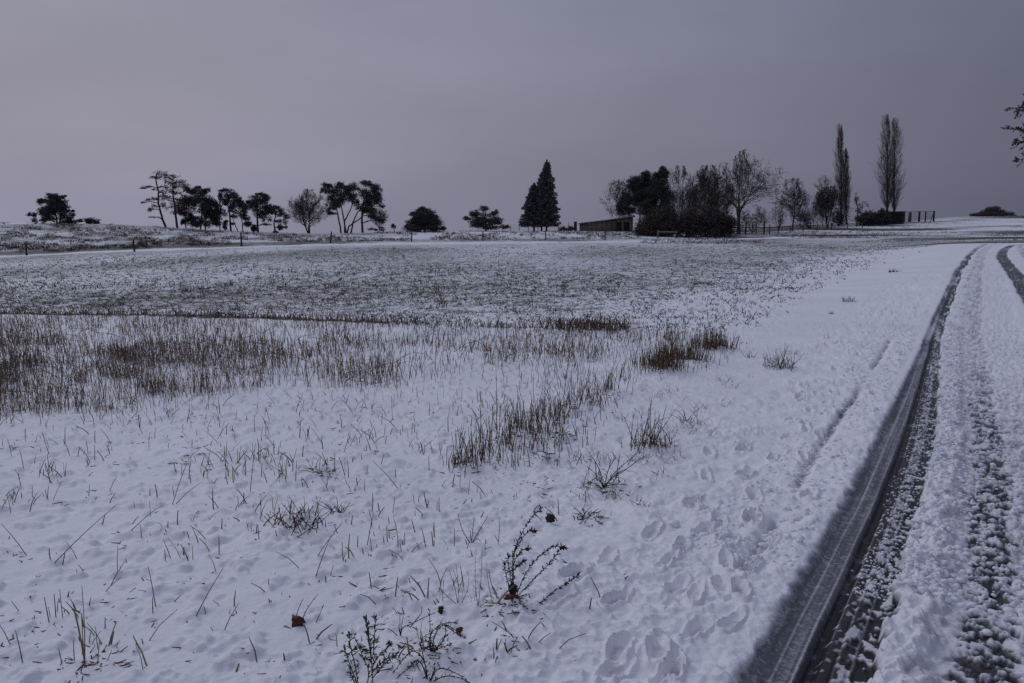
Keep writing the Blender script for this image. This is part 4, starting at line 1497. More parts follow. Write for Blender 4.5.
bare_tree('poplar_tree', 'right poplar of the joined pair near the mesh fence', 893.5, 187, 118, 16, POP, 63, r0=.26, mt=M_POPLAR, off=2, group='bare columnar poplars', cw=.011)
bare_tree('fruit_tree', 'small crooked fruit tree between the single poplar and the poplar pair', 856, 165, 193, 24, CROOK, 64, r0=.17, mt=M_BARK, off=6, cw=.028)
bare_tree('stump_bush', 'low dark shrub at the foot of the single poplar', 838, 165, 207, 20, SHRUB, 65, 'bush', stems=8, spread=.6, r0=.05, mt=M_BARK, leaves=(700, .17, M_IVY, .0))
for i, (qx, rr_, pt, wp, lb) in enumerate(((867, 172, 211, 18, 'left part of the dark hedge below the poplar pair'),
                                           (880, 174, 209, 20, 'middle of the dark hedge below the poplar pair'))):
    bare_tree('hedge', lb, qx, rr_, pt, wp, SHRUB, 70 + i, 'hedge', stems=12, spread=.8, r0=.05, mt=M_BARK, leaves=(2600, .18, M_IVY, .0), cw=.025)
# squared dark hedge under the poplars
root, x, y, z = tree_root('clipped_hedge', 'squared dark hedge at the foot of the poplar pair beside the mesh fence', 'hedge', 894.5, 178)
rs = np.random.default_rng(77)
n = 5200
m = 178 / F_
C = np.stack([rs.uniform(-7.5, 7.5, n) * m, rs.uniform(-.6, .6, n), rs.random(n) * 2.7], 1)
V, F, tn = quads(C, .14 + .1 * rs.random(n), .8, rng=rs)
np_mesh('foliage', V, F, M_IVY, root, {'tone': tn})
sg = [(a, b, -.1, a + rs.normal() * .1, b, 1.6, .03, .015) for a, b in zip(rs.uniform(-7, 7, 40) * m, rs.uniform(-.4, .4, 40))]
V, F = prisms(sg, 4)
np_mesh('twigs', V, F, M_BARK, root)
clump_tree('far_bush', 'faint rounded bush alone on the skyline beyond the mesh fence', 990, 238,
           [(990, 211, 9, 3.4), (983, 213.5, 8, 2.4), (998, 213, 9, 2.8), (976, 215, 5, 1.4), (1005, 215, 5, 1.6), (988, 214.5, 14, 2)], [[(990, 216), (990, 213)]], 80, 1.0, .26, M_PINEBR, tr=.12, cat='bush')
for i, (qx, lb) in enumerate(((563, 'low dark shrub beyond the wire fence, between spruce and shed'), (571, 'round low shrub next to the dark gatepost left of the shed'))):
    clump_tree('garden_shrub', lb, qx, 147, [(qx, 228.2, 3.6, 1.7), (qx + 1.5, 229, 4, 1.6), (qx - 3, 229.5, 2.5, 1.3)], [[(qx, 231), (qx, 229)]], 82 + i, .9, .15, M_IVY, tr=.05, cat='bush', group='shrubs beyond the wire fence')

# the big tree just outside the right edge; its branch ends hang into view
rs = np.random.default_rng(90)
rE = 26.0
bx = bearing(1105)
tx, ty = rE * math.tan(bx), rE
tz = float(gz(tx, ty)[0])
root = empty('roadside_tree', 'bare roadside tree whose knobbly branch ends enter at the right edge', 'tree', (tx, ty, tz), 0.0)
m = rE / F_
tl = lambda a, b, dy=0.0: np.array([(a - 1105) * m, dy, CAMH - tz + rE * pslope(b)])
segs, tips = [], []
trunk = [tl(1105, 290), tl(1106, 210), tl(1102, 140), tl(1106, 70), tl(1100, 0), tl(1104, -60)]
trunk[0][2] = -.1
tr_ = [.2, .17, .14, .11, .07, .03]
tsegs = []
for i in range(5):
    for k in range(3):
        a = trunk[i] + (trunk[i + 1] - trunk[i]) * k / 3
        b = trunk[i] + (trunk[i + 1] - trunk[i]) * (k + 1) / 3
        tsegs.append((*a, *b, tr_[i] + (tr_[i + 1] - tr_[i]) * k / 3, tr_[i] + (tr_[i + 1] - tr_[i]) * (k + 1) / 3))
V, F = prisms(tsegs, 10)
np_mesh('trunk', V, F, M_BARK, root)
buds = []


def limb(pts, r0_, dens_=5):
    pts = [np.array(p) for p in pts]
    fine_ = []
    for i in range(len(pts) - 1):
        for k in range(5):
            fine_.append(pts[i] + (pts[i + 1] - pts[i]) * k / 5 + rs.normal(size=3) * .03)
    fine_.append(pts[-1])
    nn = len(fine_) - 1
    for i in range(nn):
        segs.append((*fine_[i], *fine_[i + 1], r0_ * (1 - .8 * i / nn), r0_ * (1 - .8 * (i + 1) / nn)))
        for _ in range(dens_ - 2 if i > nn * .3 else 1):
            d = unit(unit(fine_[i + 1] - fine_[i]) * .7 + rs.normal(size=3) * .55)
            L = (.14 + .34 * rs.random()) * (1 - .35 * i / nn)
            p = fine_[i] + (fine_[i + 1] - fine_[i]) * rs.random()
            q = p + d * L * .5
            e_ = q + unit(d + rs.normal(size=3) * .4) * L * .5
            segs.append((*p, *q, .011, .009))
            segs.append((*q, *e_, .009, .006))
            buds.extend([e_, q, e_ * .5 + q * .5])
            if rs.random() < .5:
                e2 = q + unit(d + rs.normal(size=3) * .8) * L * .35
                segs.append((*q, *e2, .008, .006))
                buds.append(e2)
    buds.append(pts[-1])


for pts in (
    [(1103, 150), (1060, 122), (1024, 118), (1008, 111)],
    [(1103, 160), (1062, 132), (1026, 129), (1007, 127)],
    [(1104, 130), (1062, 100), (1028, 107), (1013, 105)],
    [(1104, 110), (1070, 80), (1035, 85), (1021, 97)],
    [(1103, 175), (1060, 150), (1030, 143), (1016, 141)],
    [(1103, 190), (1062, 165), (1028, 155), (1012, 155)],
    [(1103, 195), (1066, 172), (1035, 158), (1014, 159)],
    [(1102, 60), (1078, 30), (1050, 18), (1035, 24)],
    [(1102, 20), (1085, -20), (1060, -40), (1045, -40)],
    [(1104, 140), (1140, 110), (1170, 100), (1200, 105)],
    [(1104, 100), (1140, 60), (1170, 40), (1190, 50)],
    [(1104, 40), (1130, -10), (1150, -30), (1170, -30)],
    [(1104, 170), (1145, 150), (1180, 150), (1205, 160)],
    [(1104, 0), (1104, -60), (1100, -100), (1095, -130)]):
    yy = rs.uniform(-.6, .6)
    limb([tl(a, b, yy * i / 2) for i, (a, b) in enumerate(pts)], .05)
for k in range(5):
    an = 1.2 + k * .8
    z0_ = 2.5 + k * 1.0
    limb([(0, 0, z0_), (math.cos(an) * .8, math.sin(an) * 1.2, z0_ + .9), (math.cos(an) * 1.2, math.sin(an) * 2.6, z0_ + 1.2)], .05, 4)
V, F = prisms(segs, 4)
np_mesh('branches', V, F, M_BARK, root)
B = np.array(buds)
V, F = blobs(B[:, 0], B[:, 1], B[:, 2], .014 + .022 * RNG.random(len(B)) ** 2, 1.0)
np_mesh('buds', V, F, M_BARK, root, None, True)


# ------------------------------------------------------------------ fences, posts, shed
def post_mesh(name, x, y, z, h, w, lean, material, root, wd=None):
    V, F = box(-w / 2, w / 2, -(wd or w) / 2, (wd or w) / 2, -.2, h)
    V[4:, 0] += lean * h
    V[4:, :2] *= np.array([.92, .92])
    V = V + np.array([x, y, z])
    return np_mesh(name, V, F, material, root)


POSTS = [(-110, 259, 80, 12), (-42, 257.5, 81, 12), (25, 255.3, 83, 12.5), (133.5, 251.5, 86, 12), (241, 246.3, 90, 13), (330, 243, 96, 11.5), (411.5, 242, 102, 9.5), (483, 241, 106, 9), (545.5, 240.3, 110, 9), (605, 240, 113, 8.5)]
root = empty('wire_fence', 'old wooden posts with thin wires along the foot of the grassy bank', 'fence', (0, 0, 0))
tops = []
for i, (qx, qy, rr_, hp) in enumerate(POSTS):
    b = bearing(qx)
    X_, Y_, ok_ = ground([qx], [qy])
    rr_ = float(Y_[0])
    rr_ = min(max(rr_, 75), 118)
    x, y = rr_ * math.tan(b), rr_
    z = float(gz(x, y)[0])
    h = hp * rr_ / F_
    ln = (-.02, .03, .0, -.06, .0, .14, .02, -.03, .0, .03)[i]
    post_mesh('post', x, y, z, h, .15 if i != 4 else .17, ln, M_WOODD, root)
    tops.append((x + ln * h * .8, y, z + h))
for lv_ in (.25, .65):
    sg = []
    for a, b in zip(tops[:-1], tops[1:]):
        for k in range(6):
            p = [a[j] + (b[j] - a[j]) * k / 6 for j in range(3)]
            q = [a[j] + (b[j] - a[j]) * (k + 1) / 6 for j in range(3)]
            sag = lambda t: .12 * 4 * t * (1 - t)
            sg.append((p[0], p[1], p[2] - lv_ - sag(k / 6), q[0], q[1], q[2] - lv_ - sag((k + 1) / 6), .003, .003))
    V, F = prisms(sg, 3)
    np_mesh('wire', V, F, M_WIRE, root)

# short rail barrier before the copse
root, x, y, z = tree_root('rail_barrier', 'short wooden rail barrier standing alone before the dark thicket', 'barrier', 667.5, 117)
m = 117 / F_
post_mesh('post', -9.5 * m, 0, 0, 8.5 * m, .19, .02, M_WOODL, root)
post_mesh('post', 9.6 * m, .5, 0, 6.8 * m, .16, -.02, M_WOODD, root)
V, F = box(-9.5 * m, 9.8 * m, -.20, -.11, 6.0 * m, 7.5 * m)
np_mesh('rail', V, F, M_WOODL, root)

# paddock rail fence right of the oak
root, x0_, y0_, z0_ = tree_root('paddock_fence', 'dark wooden post and rail fence under the oak and orchard trees', 'fence', 745, 131)
PF2 = [(718, 131, 9), (731, 131, 9), (745.5, 130, 12), (752, 131, 9.5), (756, 130, 11.5), (764, 129, 13.5), (769.5, 130, 10), (778, 132, 8), (790, 134, 7.5), (803, 137, 7.5), (817, 142, 7), (831, 147, 7), (847, 153, 7), (862, 158, 7)]
inv = root.matrix_basis.inverted() if False else None
root.rotation_euler = (0, 0, 0)
wp = []
for i, (qx, rr_, hp) in enumerate(PF2):
    b = bearing(qx)
    x, y = rr_ * math.tan(b), rr_
    z = float(gz(x, y)[0])
    h = hp * rr_ / F_
    post_mesh('post', x - x0_, y - y0_, z - z0_, h, .20 if i in (2, 5) else .12, .0, M_WOODD, root)
    wp.append((x - x0_, y - y0_, z - z0_))
for lv_ in (.55, 1.15):
    for i in range(8):
        a, b = wp[i], wp[i + 1]
        V, F = prisms([(a[0], a[1] - .1, a[2] + lv_, b[0], b[1] - .1, b[2] + lv_, .055, .055)], 4)
        np_mesh('rail', V, F, M_WOODD, root)
for lv_ in (.4, .9):
    sg = [(wp[i][0], wp[i][1], wp[i][2] + lv_, wp[i + 1][0], wp[i + 1][1], wp[i + 1][2] + lv_, .004, .004) for i in range(8, len(wp) - 1)]
    V, F = prisms(sg, 3)
    np_mesh('wire', V, F, M_WIRE, root)

# tall mesh fence at the right
root, x0_, y0_, z0_ = tree_root('mesh_fence', 'tall dark wire mesh fence with braced end post right of the poplars', 'fence', 917, 192)
m = 192 / F_
hgt = 10.5 * m
for qx, w, mt_, hf in ((903.5, .22, M_WOODD, 1), (909.5, .75, M_WOODL, .93), (918, .42, M_WOODD, .98), (924.3, .26, M_WOODD, .98), (932.5, .36, M_WOODD, 1.05)):
    post_mesh('post', (qx - 917) * m, .3 if w > .7 else 0, -.05, hgt * hf, w, 0, mt_, root, .2)
V, F = prisms([((929 - 917) * m, -.1, 0, (932.3 - 917) * m, -.1, hgt * .9, .10, .08)], 5)
np_mesh('brace', V, F, M_WOODD, root)
sg = [((902 - 917) * m, .0, hgt * .98, (932.5 - 917) * m, 0, hgt * .98, .035, .035)]
V, F = prisms(sg, 5)
np_mesh('rail', V, F, M_WOODD, root)
sg = []
for k in range(30):
    zz = .08 + k * hgt * .96 / 30
    sg.append(((902 - 917) * m, 0, zz, (932.5 - 917) * m, 0, zz, .006, .006))
for k in range(75):
    xx = (902 - 917) * m + k * 30.5 * m / 75
    sg.append((xx, 0, 0, xx, 0, hgt * .97, .006, .006))
V, F = prisms(sg, 3)
np_mesh('mesh_panel', V, F, M_WIRE, root)

# thin garden fence by the spruces
root, x0_, y0_, z0_ = tree_root('garden_fence', 'thin wire garden fence behind the spruces and left of the shed', 'fence', 545, 146)
m = 146 / F_
gp = [(511, 6), (519.5, 7.5), (528.5, 7), (538, 6), (558.5, 6), (568.5, 9), (503, 5)]
for qx, hp in gp:
    post_mesh('post', (qx - 545) * m, 0, -.2, hp * m + .2, .10, 0, M_WOODD, root)
sg = []
for k in range(5):
    sg.append(((503 - 545) * m, 0, .25 + k * .25, (575 - 545) * m, 0, .25 + k * .25, .006, .006))
for k in range(90):
    xx = (503 - 545) * m + k * .147
    sg.append((xx, 0, .05, xx, 0, 1.25, .004, .004))
V, F = prisms(sg, 3)
np_mesh('mesh_panel', V, F, M_WIRE, root)
root, x, y, z = tree_root('gate_post', 'thick dark gatepost standing left of the shed', 'post', 575.3, 144)
V, F = box(-.26, .26, -.15, .15, -.1, 9.2 * 144 / F_)
o = np_mesh('post', V, F, M_WOODD, root)
V, F = box(-.30, .30, -.19, .19, 9.2 * 144 / F_ + .002, 9.2 * 144 / F_ + .06)
np_mesh('cap', V, F, M_WOODD, root)

# the long low shed
rS = 143.0
root, x0_, y0_, z0_ = tree_root('shed', 'long low timber shed with sloping snow covered roof beside the copse', 'shed', 606, rS)
m = rS / F_
X0, X1 = (581.5 - 606) * m, (632.5 - 606) * m
yD = 4.2
zl, zr = 7.6 * m, 14.0 * m
ztop = lambda x_: zl + (zr - zl) * (x_ - X0) / (X1 - X0)


def wall_seg(xa, xb, ya, yb, za=0.0):
    V = np.array([[xa, ya, -.2 + za], [xb, ya, -.2 + za], [xa, yb, -.2 + za], [xb, yb, -.2 + za], [xa, ya, ztop(xa)], [xb, ya, ztop(xb)], [xa, yb, ztop(xa)], [xb, yb, ztop(xb)]], float)
    F = np.array([[0, 2, 3, 1], [4, 5, 7, 6], [0, 1, 5, 4], [2, 6, 7, 3], [0, 4, 6, 2], [1, 3, 7, 5]])
    return V, F


doors = [(616.8, 621.0), (624.0, 628.6)]
xs = [X0] + [(a - 606) * m for d_ in doors for a in d_] + [X1]
parts = [wall_seg(xs[i], xs[i + 1], 0, .12) for i in (0, 2, 4)]
for d_ in doors:
    xa, xb = (d_[0] - 606) * m, (d_[1] - 606) * m
    parts.append(wall_seg(xa, xb, .003, .117, 8.8 * m + .2))
parts += [wall_seg(X0, X0 + .12, .12, yD), wall_seg(X1 - .12, X1, .12, yD), wall_seg(X0 + .12, X1 - .12, yD - .12, yD)]
V, F, _ = join(*parts)
np_mesh('wall', V, F, M_SHED, root)
for xx in np.linspace(X0 + .1, (616 - 606) * m, 8):
    V, F = box(xx, xx + .05, -.03, -.002, -.1, ztop(xx) - .05)
    np_mesh('batten', V, F, M_WOODD, root)
for i, d_ in enumerate(doors):
    xa, xb = (d_[0] - 606) * m, (d_[1] - 606) * m
    V, F = box(xa + .01, xb - .01, .13, .18, -.1, 8.8 * m)
    o = np_mesh('door', V, F, M_DOOR, root)
    V, F, _ = join(box(xa - .06, xa, -.02, .0, -.1, 8.8 * m), box(xb, xb + .06, -.02, .0, -.1, 8.8 * m), box(xa - .06, xb + .06, -.02, .0, 8.8 * m + .002, 8.8 * m + .08))
    np_mesh('door_frame', V, F, M_WOODD, o)
ov = .35


def slab(t0, t1, grow_=0.0):
    xa, xb = X0 - ov + grow_, X1 + ov - grow_
    V = []
    for tt in (t0, t1):
        for yy in (-.45 + grow_, yD + .3 - grow_):
            for xx in (xa, xb):
                V.append((xx, yy, zl + (zr - zl) * (xx - X0) / (X1 - X0) + tt))
    F = np.array([[0, 2, 3, 1], [4, 5, 7, 6], [0, 1, 5, 4], [2, 6, 7, 3], [0, 4, 6, 2], [1, 3, 7, 5]])
    return np.array(V, float), F


V, F = slab(.01, .12)
rf = np_mesh('roof', V, F, M_WOODD, root)
V, F = slab(.122, .36, .03)
V[4:, 0] += np.where(V[4:, 0] > 0, -.12, .12)
V[4:, 1] += np.where(V[4:, 1] > 1, -.05, .05)
np_mesh('snow_layer', V, F, M_PSNOW, rf)
V, F = box((580.5 - 606) * m, (581.0 - 606) * m, -.3, -.2, -.2, zl)
np_mesh('roof_post', V, F, M_WOODD, root)


# ------------------------------------------------------------------ foreground plants (drawn as picture offsets, built at their own distance)
def plant(name, label, cat, px, py, stems, seed, group=None, mstem=M_STEM, r0=.0022, leaves=None, depth=.35, leafsize=.012, side=None, mleaf=M_LEAFD, extra=None, twigs=0, twl=.04, off=(0, 0)):
    """stems: lists of (dx, dy) pixel offsets from the foot (dy up)"""
    rs = np.random.default_rng(seed)
    x, y = g1(px, py)
    z = float(gz(x, y)[0])
    root = empty(name, label, cat, (x, y, z), 0.0, group)
    m = (y * math.cos(P_) + CAMH * math.sin(P_)) / F_
    sgs, lf, own = [], [], []
    for k_, st_ in enumerate(stems):
        dd = rs.uniform(-depth, depth)
        pts = [np.array([a * m, dd * (c * m + abs(a - st_[0][0]) * m * .3), (c * m) * 1.06]) for a, c in st_]
        pts[0][2] -= .012
        if len(stems) > 12:
            yo = rs.normal() * max(abs(q[0][0]) for q in stems) * m * .42
            for q_ in pts:
                q_[1] += yo
        # smooth
        for _ in range(2):
            q = [pts[0]]
            for i in range(len(pts) - 1):
                q += [pts[i] * .75 + pts[i + 1] * .25, pts[i] * .25 + pts[i + 1] * .75]
            q.append(pts[-1])
            pts = q
        nn = len(pts) - 1
        for i in range(nn):
            ra, rb = r0 * (1 - .6 * i / nn), r0 * (1 - .6 * (i + 1) / nn)
            sgs.append((*pts[i], *pts[i + 1], ra, rb))
            if leaves and i > nn * .12:
                for _ in range(leaves):
                    t_ = unit(pts[i + 1] - pts[i])
                    dr = unit(t_ * .8 + rs.normal(size=3) * .6)
                    p = pts[i] + (pts[i + 1] - pts[i]) * rs.random()
                    lf.append((p, dr, leafsize * (.5 + .9 * rs.random())))
            if twigs and i > nn * .2 and rs.random() < twigs:
                t_ = unit(pts[i + 1] - pts[i])
                dr = unit(t_ * .8 + rs.normal(size=3) * .6)
                e_ = pts[i] + dr * twl * (.4 + rs.random())
                sgs.append((*pts[i], *e_, rb * .7, rb * .35))
                if rs.random() < .5:
                    e2 = (pts[i] + e_) / 2
                    sgs.append((*e2, *(e2 + unit(dr + rs.normal(size=3) * .6) * twl * .5), rb * .5, rb * .3))
        own += [k_] * (len(sgs) - len(own))
    tone_ = rs.random() * .6
    if len(stems) <= 60:
        for k_ in range(len(stems)):
            one = np.array([q for q, o_ in zip(sgs, own) if o_ == k_])
            V, F = prisms(one, 5)
            np_mesh('stem', V, F, mstem, root, {'tone': np.full(len(V), tone_)})
    else:
        V, F = prisms(np.array(sgs), 5)
        np_mesh('stalk_cluster', V, F, mstem, root, {'tone': np.repeat(rs.random(len(sgs)), 10)})
    if lf:
        P0 = np.array([l[0] for l in lf])
        D = np.array([l[1] for l in lf])
        L = np.array([l[2] for l in lf])[:, None]
        sg = np.concatenate([P0, P0 + D * L * .5, np.full((len(lf), 1), .0006), np.full((len(lf), 1), .0018) * L / .012], 1)
        sg2 = np.concatenate([P0 + D * L * .5, P0 + D * L, np.full((len(lf), 1), .0018) * L / .012, np.full((len(lf), 1), .0003)], 1)
        V, F = prisms(np.concatenate([sg, sg2]), 4)
        np_mesh('leaves', V, F, mleaf, root)
    return root, m


def curled_leaf(name, label, px, py, wpx, hpx, seed, material=M_LEAFB, lift=0.0, parent=None, loc=None, m=None):
    rs = np.random.default_rng(seed)
    if parent is None:
        x, y = g1(px, py)
        z = float(gz(x, y)[0])
        m = (y * math.cos(P_) + CAMH * math.sin(P_)) / F_
    n = 9
    a = wpx * m / 2
    b = hpx * m / 2
    V, F = [], []
    ph = rs.random() * 6
    for i in range(n):
        for j in range(n):
            u, v = -1 + 2 * i / (n - 1), -1 + 2 * j / (n - 1)
            wid = (1 - abs(v) ** 2.2) ** .5 * (1 + .28 * math.sin(v * 9 + ph) * abs(u))
            xx, zz = u * wid * a, v * b
            yy = .8 * a * (u * u) - .5 * b * v * v + .15 * a * math.sin(5 * u + 3 * v + ph)
            V.append((xx, yy, zz + b * .8 + lift))
    for i in range(n - 1):
        for j in range(n - 1):
            F.append((i * n + j, (i + 1) * n + j, (i + 1) * n + j + 1, i * n + j + 1))
    V = np.array(V)
    if parent is not None:
        V = V + np.array(loc)
    o = np_mesh(name, V, np.array(F), material, parent, None, True)
    if parent is None:
        o.location = (x, y, z)
        o.rotation_euler = (rs.uniform(-.3, .3), rs.uniform(-.5, .5), rs.uniform(-.6, .6))
        props(o, label, 'leaf')
    s_ = o.modifiers.new('thick', 'SOLIDIFY')
    s_.thickness = .0012
    return o


s5 = 5.69
fz = lambda L, bx_, by_, sc: [[((a - bx_) / sc, (by_ - b) / sc) for a, b in st_] for st_ in L]
# arching weed with narrow leaves (zoom of 480..600 x 520..640)
root, m = plant('arching_weed', 'dark weed with four arching leafy stems over brown leaves in foreground', 'weed', 513, 608,
                fz([[(190, 500), (185, 380), (190, 270), (230, 180), (290, 90), (350, 42)],
                    [(190, 500), (195, 250), (215, 215), (280, 130), (310, 140)],
                    [(200, 500), (240, 410), (290, 330), (370, 260), (430, 228), (485, 245)],
                    [(205, 490), (290, 420), (370, 350), (430, 290), (470, 235)],
                    [(270, 590), (340, 530), (430, 460), (510, 415), (560, 380)],
                    [(190, 490), (170, 350), (160, 250)],
                    [(180, 500), (160, 400), (140, 290)],
                    [(190, 330), (220, 305), (250, 290)],
                    [(200, 280), (235, 245), (275, 235)]], 190, 500, s5), 101, leaves=5, leafsize=.016, r0=.0021, depth=.25)
curled_leaf('dead_leaf', None, 0, 0, 9, 13, 5, M_LEAFD, 0, root, (0, -.01, .02), m)
curled_leaf('dead_leaf', None, 0, 0, 14, 10, 6, M_LEAFB, 0, root, (-.006, -.03, -.012), m)
plant('bare_weed', 'thin brown bare stem curving left, beside the arching weed', 'weed', 498, 606, fz([[(100, 490), (60, 400), (50, 310)], [(100, 490), (40, 470), (0, 520)]], 100, 490, s5), 102, r0=.0018, twigs=.4, twl=.02, leaves=1, leafsize=.009)
# olive weed at the bottom edge (330..480 x 580..683, 6.63x)
s6 = 6.63
plant('olive_weed', 'upright olive green weed with small leaves at the bottom edge', 'weed', 373, 684,
      fz([[(290, 690), (288, 540), (285, 400), (270, 260)], [(290, 600), (275, 450), (262, 330), (255, 250)], [(290, 560), (330, 490), (400, 410), (420, 390)], [(290, 640), (340, 600), (400, 560), (470, 500)],
          [(290, 500), (295, 400), (305, 300)], [(250, 690), (270, 600), (230, 500), (180, 350)], [(290, 580), (380, 500), (440, 470)]], 290, 690, s6), 103, mstem=M_GSTEM, leaves=2, leafsize=.018, mleaf=M_LEAFG, r0=.0024, twigs=.25, twl=.03)
plant('olive_weed', 'bent olive weed just left of the upright one at the bottom edge', 'weed', 358, 684,
      fz([[(190, 690), (170, 580), (130, 470), (130, 400)], [(190, 690), (150, 560), (120, 440)], [(130, 470), (200, 430), (250, 460)], [(190, 690), (155, 660), (150, 580)]], 190, 690, s6), 104, mstem=M_GSTEM, leaves=2, leafsize=.018, mleaf=M_LEAFG, r0=.0024, twigs=.25, twl=.03)
plant('drooping_weed', 'dark weed with drooping arms over dense tuft right of the olive weeds', 'weed', 431, 661,
      fz([[(670, 545), (700, 420), (760, 370), (830, 410), (890, 465)], [(670, 545), (650, 480), (690, 410), (750, 375), (840, 375)], [(670, 545), (660, 300)], [(670, 545), (765, 480), (765, 400)], [(670, 545), (720, 520), (805, 480)],
          [(670, 545), (600, 530), (605, 480)], [(670, 545), (700, 500), (640, 470)], [(760, 375), (820, 430), (860, 460)], [(670, 550), (730, 510), (770, 455)]], 670, 545, s6), 105, r0=.0024, leaves=3, leafsize=.011, twigs=.6, twl=.03)
plant('drooping_weed', 'low weed with long arching dark arms at bottom edge', 'weed', 428, 683,
      fz([[(650, 685), (640, 580), (560, 520), (500, 570), (430, 660)], [(660, 690), (620, 600), (580, 580), (520, 640), (450, 690)], [(670, 690), (720, 620), (800, 640), (880, 680)], [(660, 690), (700, 650), (705, 580)], [(660, 690), (640, 600), (600, 480)],
          [(680, 690), (780, 660), (900, 690)]], 660, 690, s6), 106, r0=.0026, leaves=2, leafsize=.011, twigs=.4, twl=.025)
plant('twig_tuft', 'short tuft with one long forked twig pointing right, above the drooping weed', 'weed', 400, 637,
      fz([[(465, 375), (465, 250)], [(465, 375), (480, 320), (530, 310), (610, 270), (700, 238)], [(465, 375), (425, 345), (385, 315)], [(465, 375), (490, 240)], [(470, 370), (455, 300)], [(530, 310), (600, 250), (610, 230)]], 465, 375, s6), 107, r0=.0025, twigs=.2, twl=.02)
plant('twig_tuft', 'thin wispy tuft right of the short tuft with forked twig', 'weed', 420, 638,
      fz([[(595, 390), (600, 330), (608, 270)], [(595, 390), (575, 330), (578, 290)], [(600, 370), (660, 340), (720, 355)], [(595, 390), (640, 375)]], 595, 390, s6), 108, r0=.0016, twigs=.3, twl=.02, mstem=M_CLUMP)
s7 = 2.7
f2 = lambda L, bx_, by_: fz(L, bx_, by_, s7)
plant('wispy_weed', 'pale wispy branching weed left of the arching weed', 'weed', 458, 606,
      f2([[(590, 478), (592, 430), (585, 375)], [(590, 478), (580, 430), (570, 410)], [(600, 470), (620, 430), (622, 390)], [(592, 440), (605, 400)], [(590, 478), (560, 450), (540, 420)], [(548, 470), (550, 425)], [(600, 478), (630, 490), (640, 440)], [(592, 430), (575, 395)]], 590, 478), 109, r0=.0016, twigs=.5, twl=.035, mstem=M_CLUMP, depth=.5)
plant('wispy_weed', 'slim weed with crossing thin stems close left of arching weed', 'weed', 478, 611,
      f2([[(650, 490), (658, 430), (660, 355)], [(650, 490), (640, 420), (645, 350)], [(690, 480), (675, 430), (672, 390)], [(650, 490), (680, 470), (700, 490)], [(660, 490), (640, 510), (690, 510)]], 650, 490), 110, r0=.0016, twigs=.4, twl=.03, mstem=M_CLUMP, depth=.5)
plant('three_stem_weed', 'bare weed with three spreading stems in snow above the wispy weed', 'weed', 471, 543,
      f2([[(625, 305), (600, 265), (592, 220)], [(625, 305), (632, 260), (635, 232)], [(625, 305), (650, 265), (672, 225)], [(625, 305), (640, 290), (652, 300)]], 625, 305), 111, r0=.0026, twigs=.4, twl=.03)
plant('bare_weed', 'single slim stem with side twig right of the three stemmed weed', 'weed', 498, 546, f2([[(700, 315), (705, 270), (703, 235)], [(700, 300), (690, 285)]], 700, 315), 112, r0=.0022, twigs=.3, twl=.02)
plant('leaf_twig', 'forked twig rising from a rust coloured leaf in the snow', 'weed', 299, 624,
      f2([[(165, 520), (195, 470), (225, 430)], [(150, 520), (165, 480), (177, 458)], [(195, 545), (215, 510), (232, 475)]], 165, 520), 113, r0=.0022, leaves=1, leafsize=.008, mstem=M_STEM)
curled_leaf('rust_leaf', 'curled rust coloured leaf at the foot of a forked twig', 294, 627, 17, 11, 11)
curled_leaf('rust_leaf', 'small round rust leaf in snow above the drooping weed', 459.5, 633, 8, 6, 12)
curled_leaf('brown_leaf', 'dark brown curled leaf in snow right of the slim stems', 548.5, 524, 10, 12, 13, M_LEAFD)
curled_leaf('brown_leaf', 'dark leaf lump in snow left of the wispy weed foot', 441, 614, 6, 9, 14, M_LEAFD)
s8 = 3.2
f5 = lambda L, bx_, by_: fz(L, bx_, by_, s8)
plant('twiggy_bush', 'low twiggy bush with crossing branches in the middle of the snowy verge', 'bush', 604, 491,
      f5([[(655, 510), (640, 450), (605, 405)], [(655, 510), (665, 450), (690, 410)], [(655, 510), (690, 470), (740, 440), (770, 420)], [(655, 510), (610, 490), (570, 520)], [(655, 500), (720, 460), (740, 470)], [(655, 510), (640, 480), (600, 445)], [(690, 470), (695, 390)],
          [(655, 510), (600, 520), (590, 560)], [(660, 500), (700, 500), (735, 505)], [(655, 500), (625, 470), (610, 500)], [(690, 470), (780, 410)]], 655, 510), 114, r0=.0036, twigs=.5, twl=.06, depth=.6)
rs = np.random.default_rng(115)


def random_tuft(n, wpx, hpx, rs, fan=.4):
    L = []
    for _ in range(n):
        x0 = rs.normal() * wpx * .32
        edge_ = math.exp(-(x0 / (wpx * .6)) ** 2)
        hh_ = hpx * (.22 + .78 * rs.random() ** 1.7) * (.45 + .55 * edge_)
        dx = rs.normal() * fan * hh_
        k_ = rs.uniform(.3, .7)
        L.append([(x0, 0), (x0 + dx * k_, hh_ * .5), (x0 + dx, hh_)])
    return L


plant('twiggy_bush', 'upright brown twiggy bush, right of the tall stubble row', 'bush', 650, 450, random_tuft(44, 34, 42, rs, .35), 116, mstem=M_CLUMP, r0=.0034, twigs=.25, twl=.07)
plant('low_weed', 'small low weed right of the upright twiggy bush', 'weed', 686, 423, random_tuft(14, 16, 15, rs, .9), 117, mstem=M_CLUMP, r0=.003)
plant('low_weed', 'flattened dark weed on snow below the twiggy bush with crossing branches', 'weed', 588, 521, random_tuft(18, 22, 10, rs, 1.5), 118, r0=.003)
plant('low_weed', 'dark arched weed on the open snow right of the flattened weed', 'weed', 641, 509, random_tuft(7, 14, 6, rs, 1.4), 119, r0=.0024, mstem=M_CLUMP)
plant('grass_tuft', 'dense tangled dark tuft of broken stalks in the left foreground', 'grass tuft', 299, 531, random_tuft(46, 40, 30, rs, .55), 120, mstem=M_CLUMP, r0=.0028)
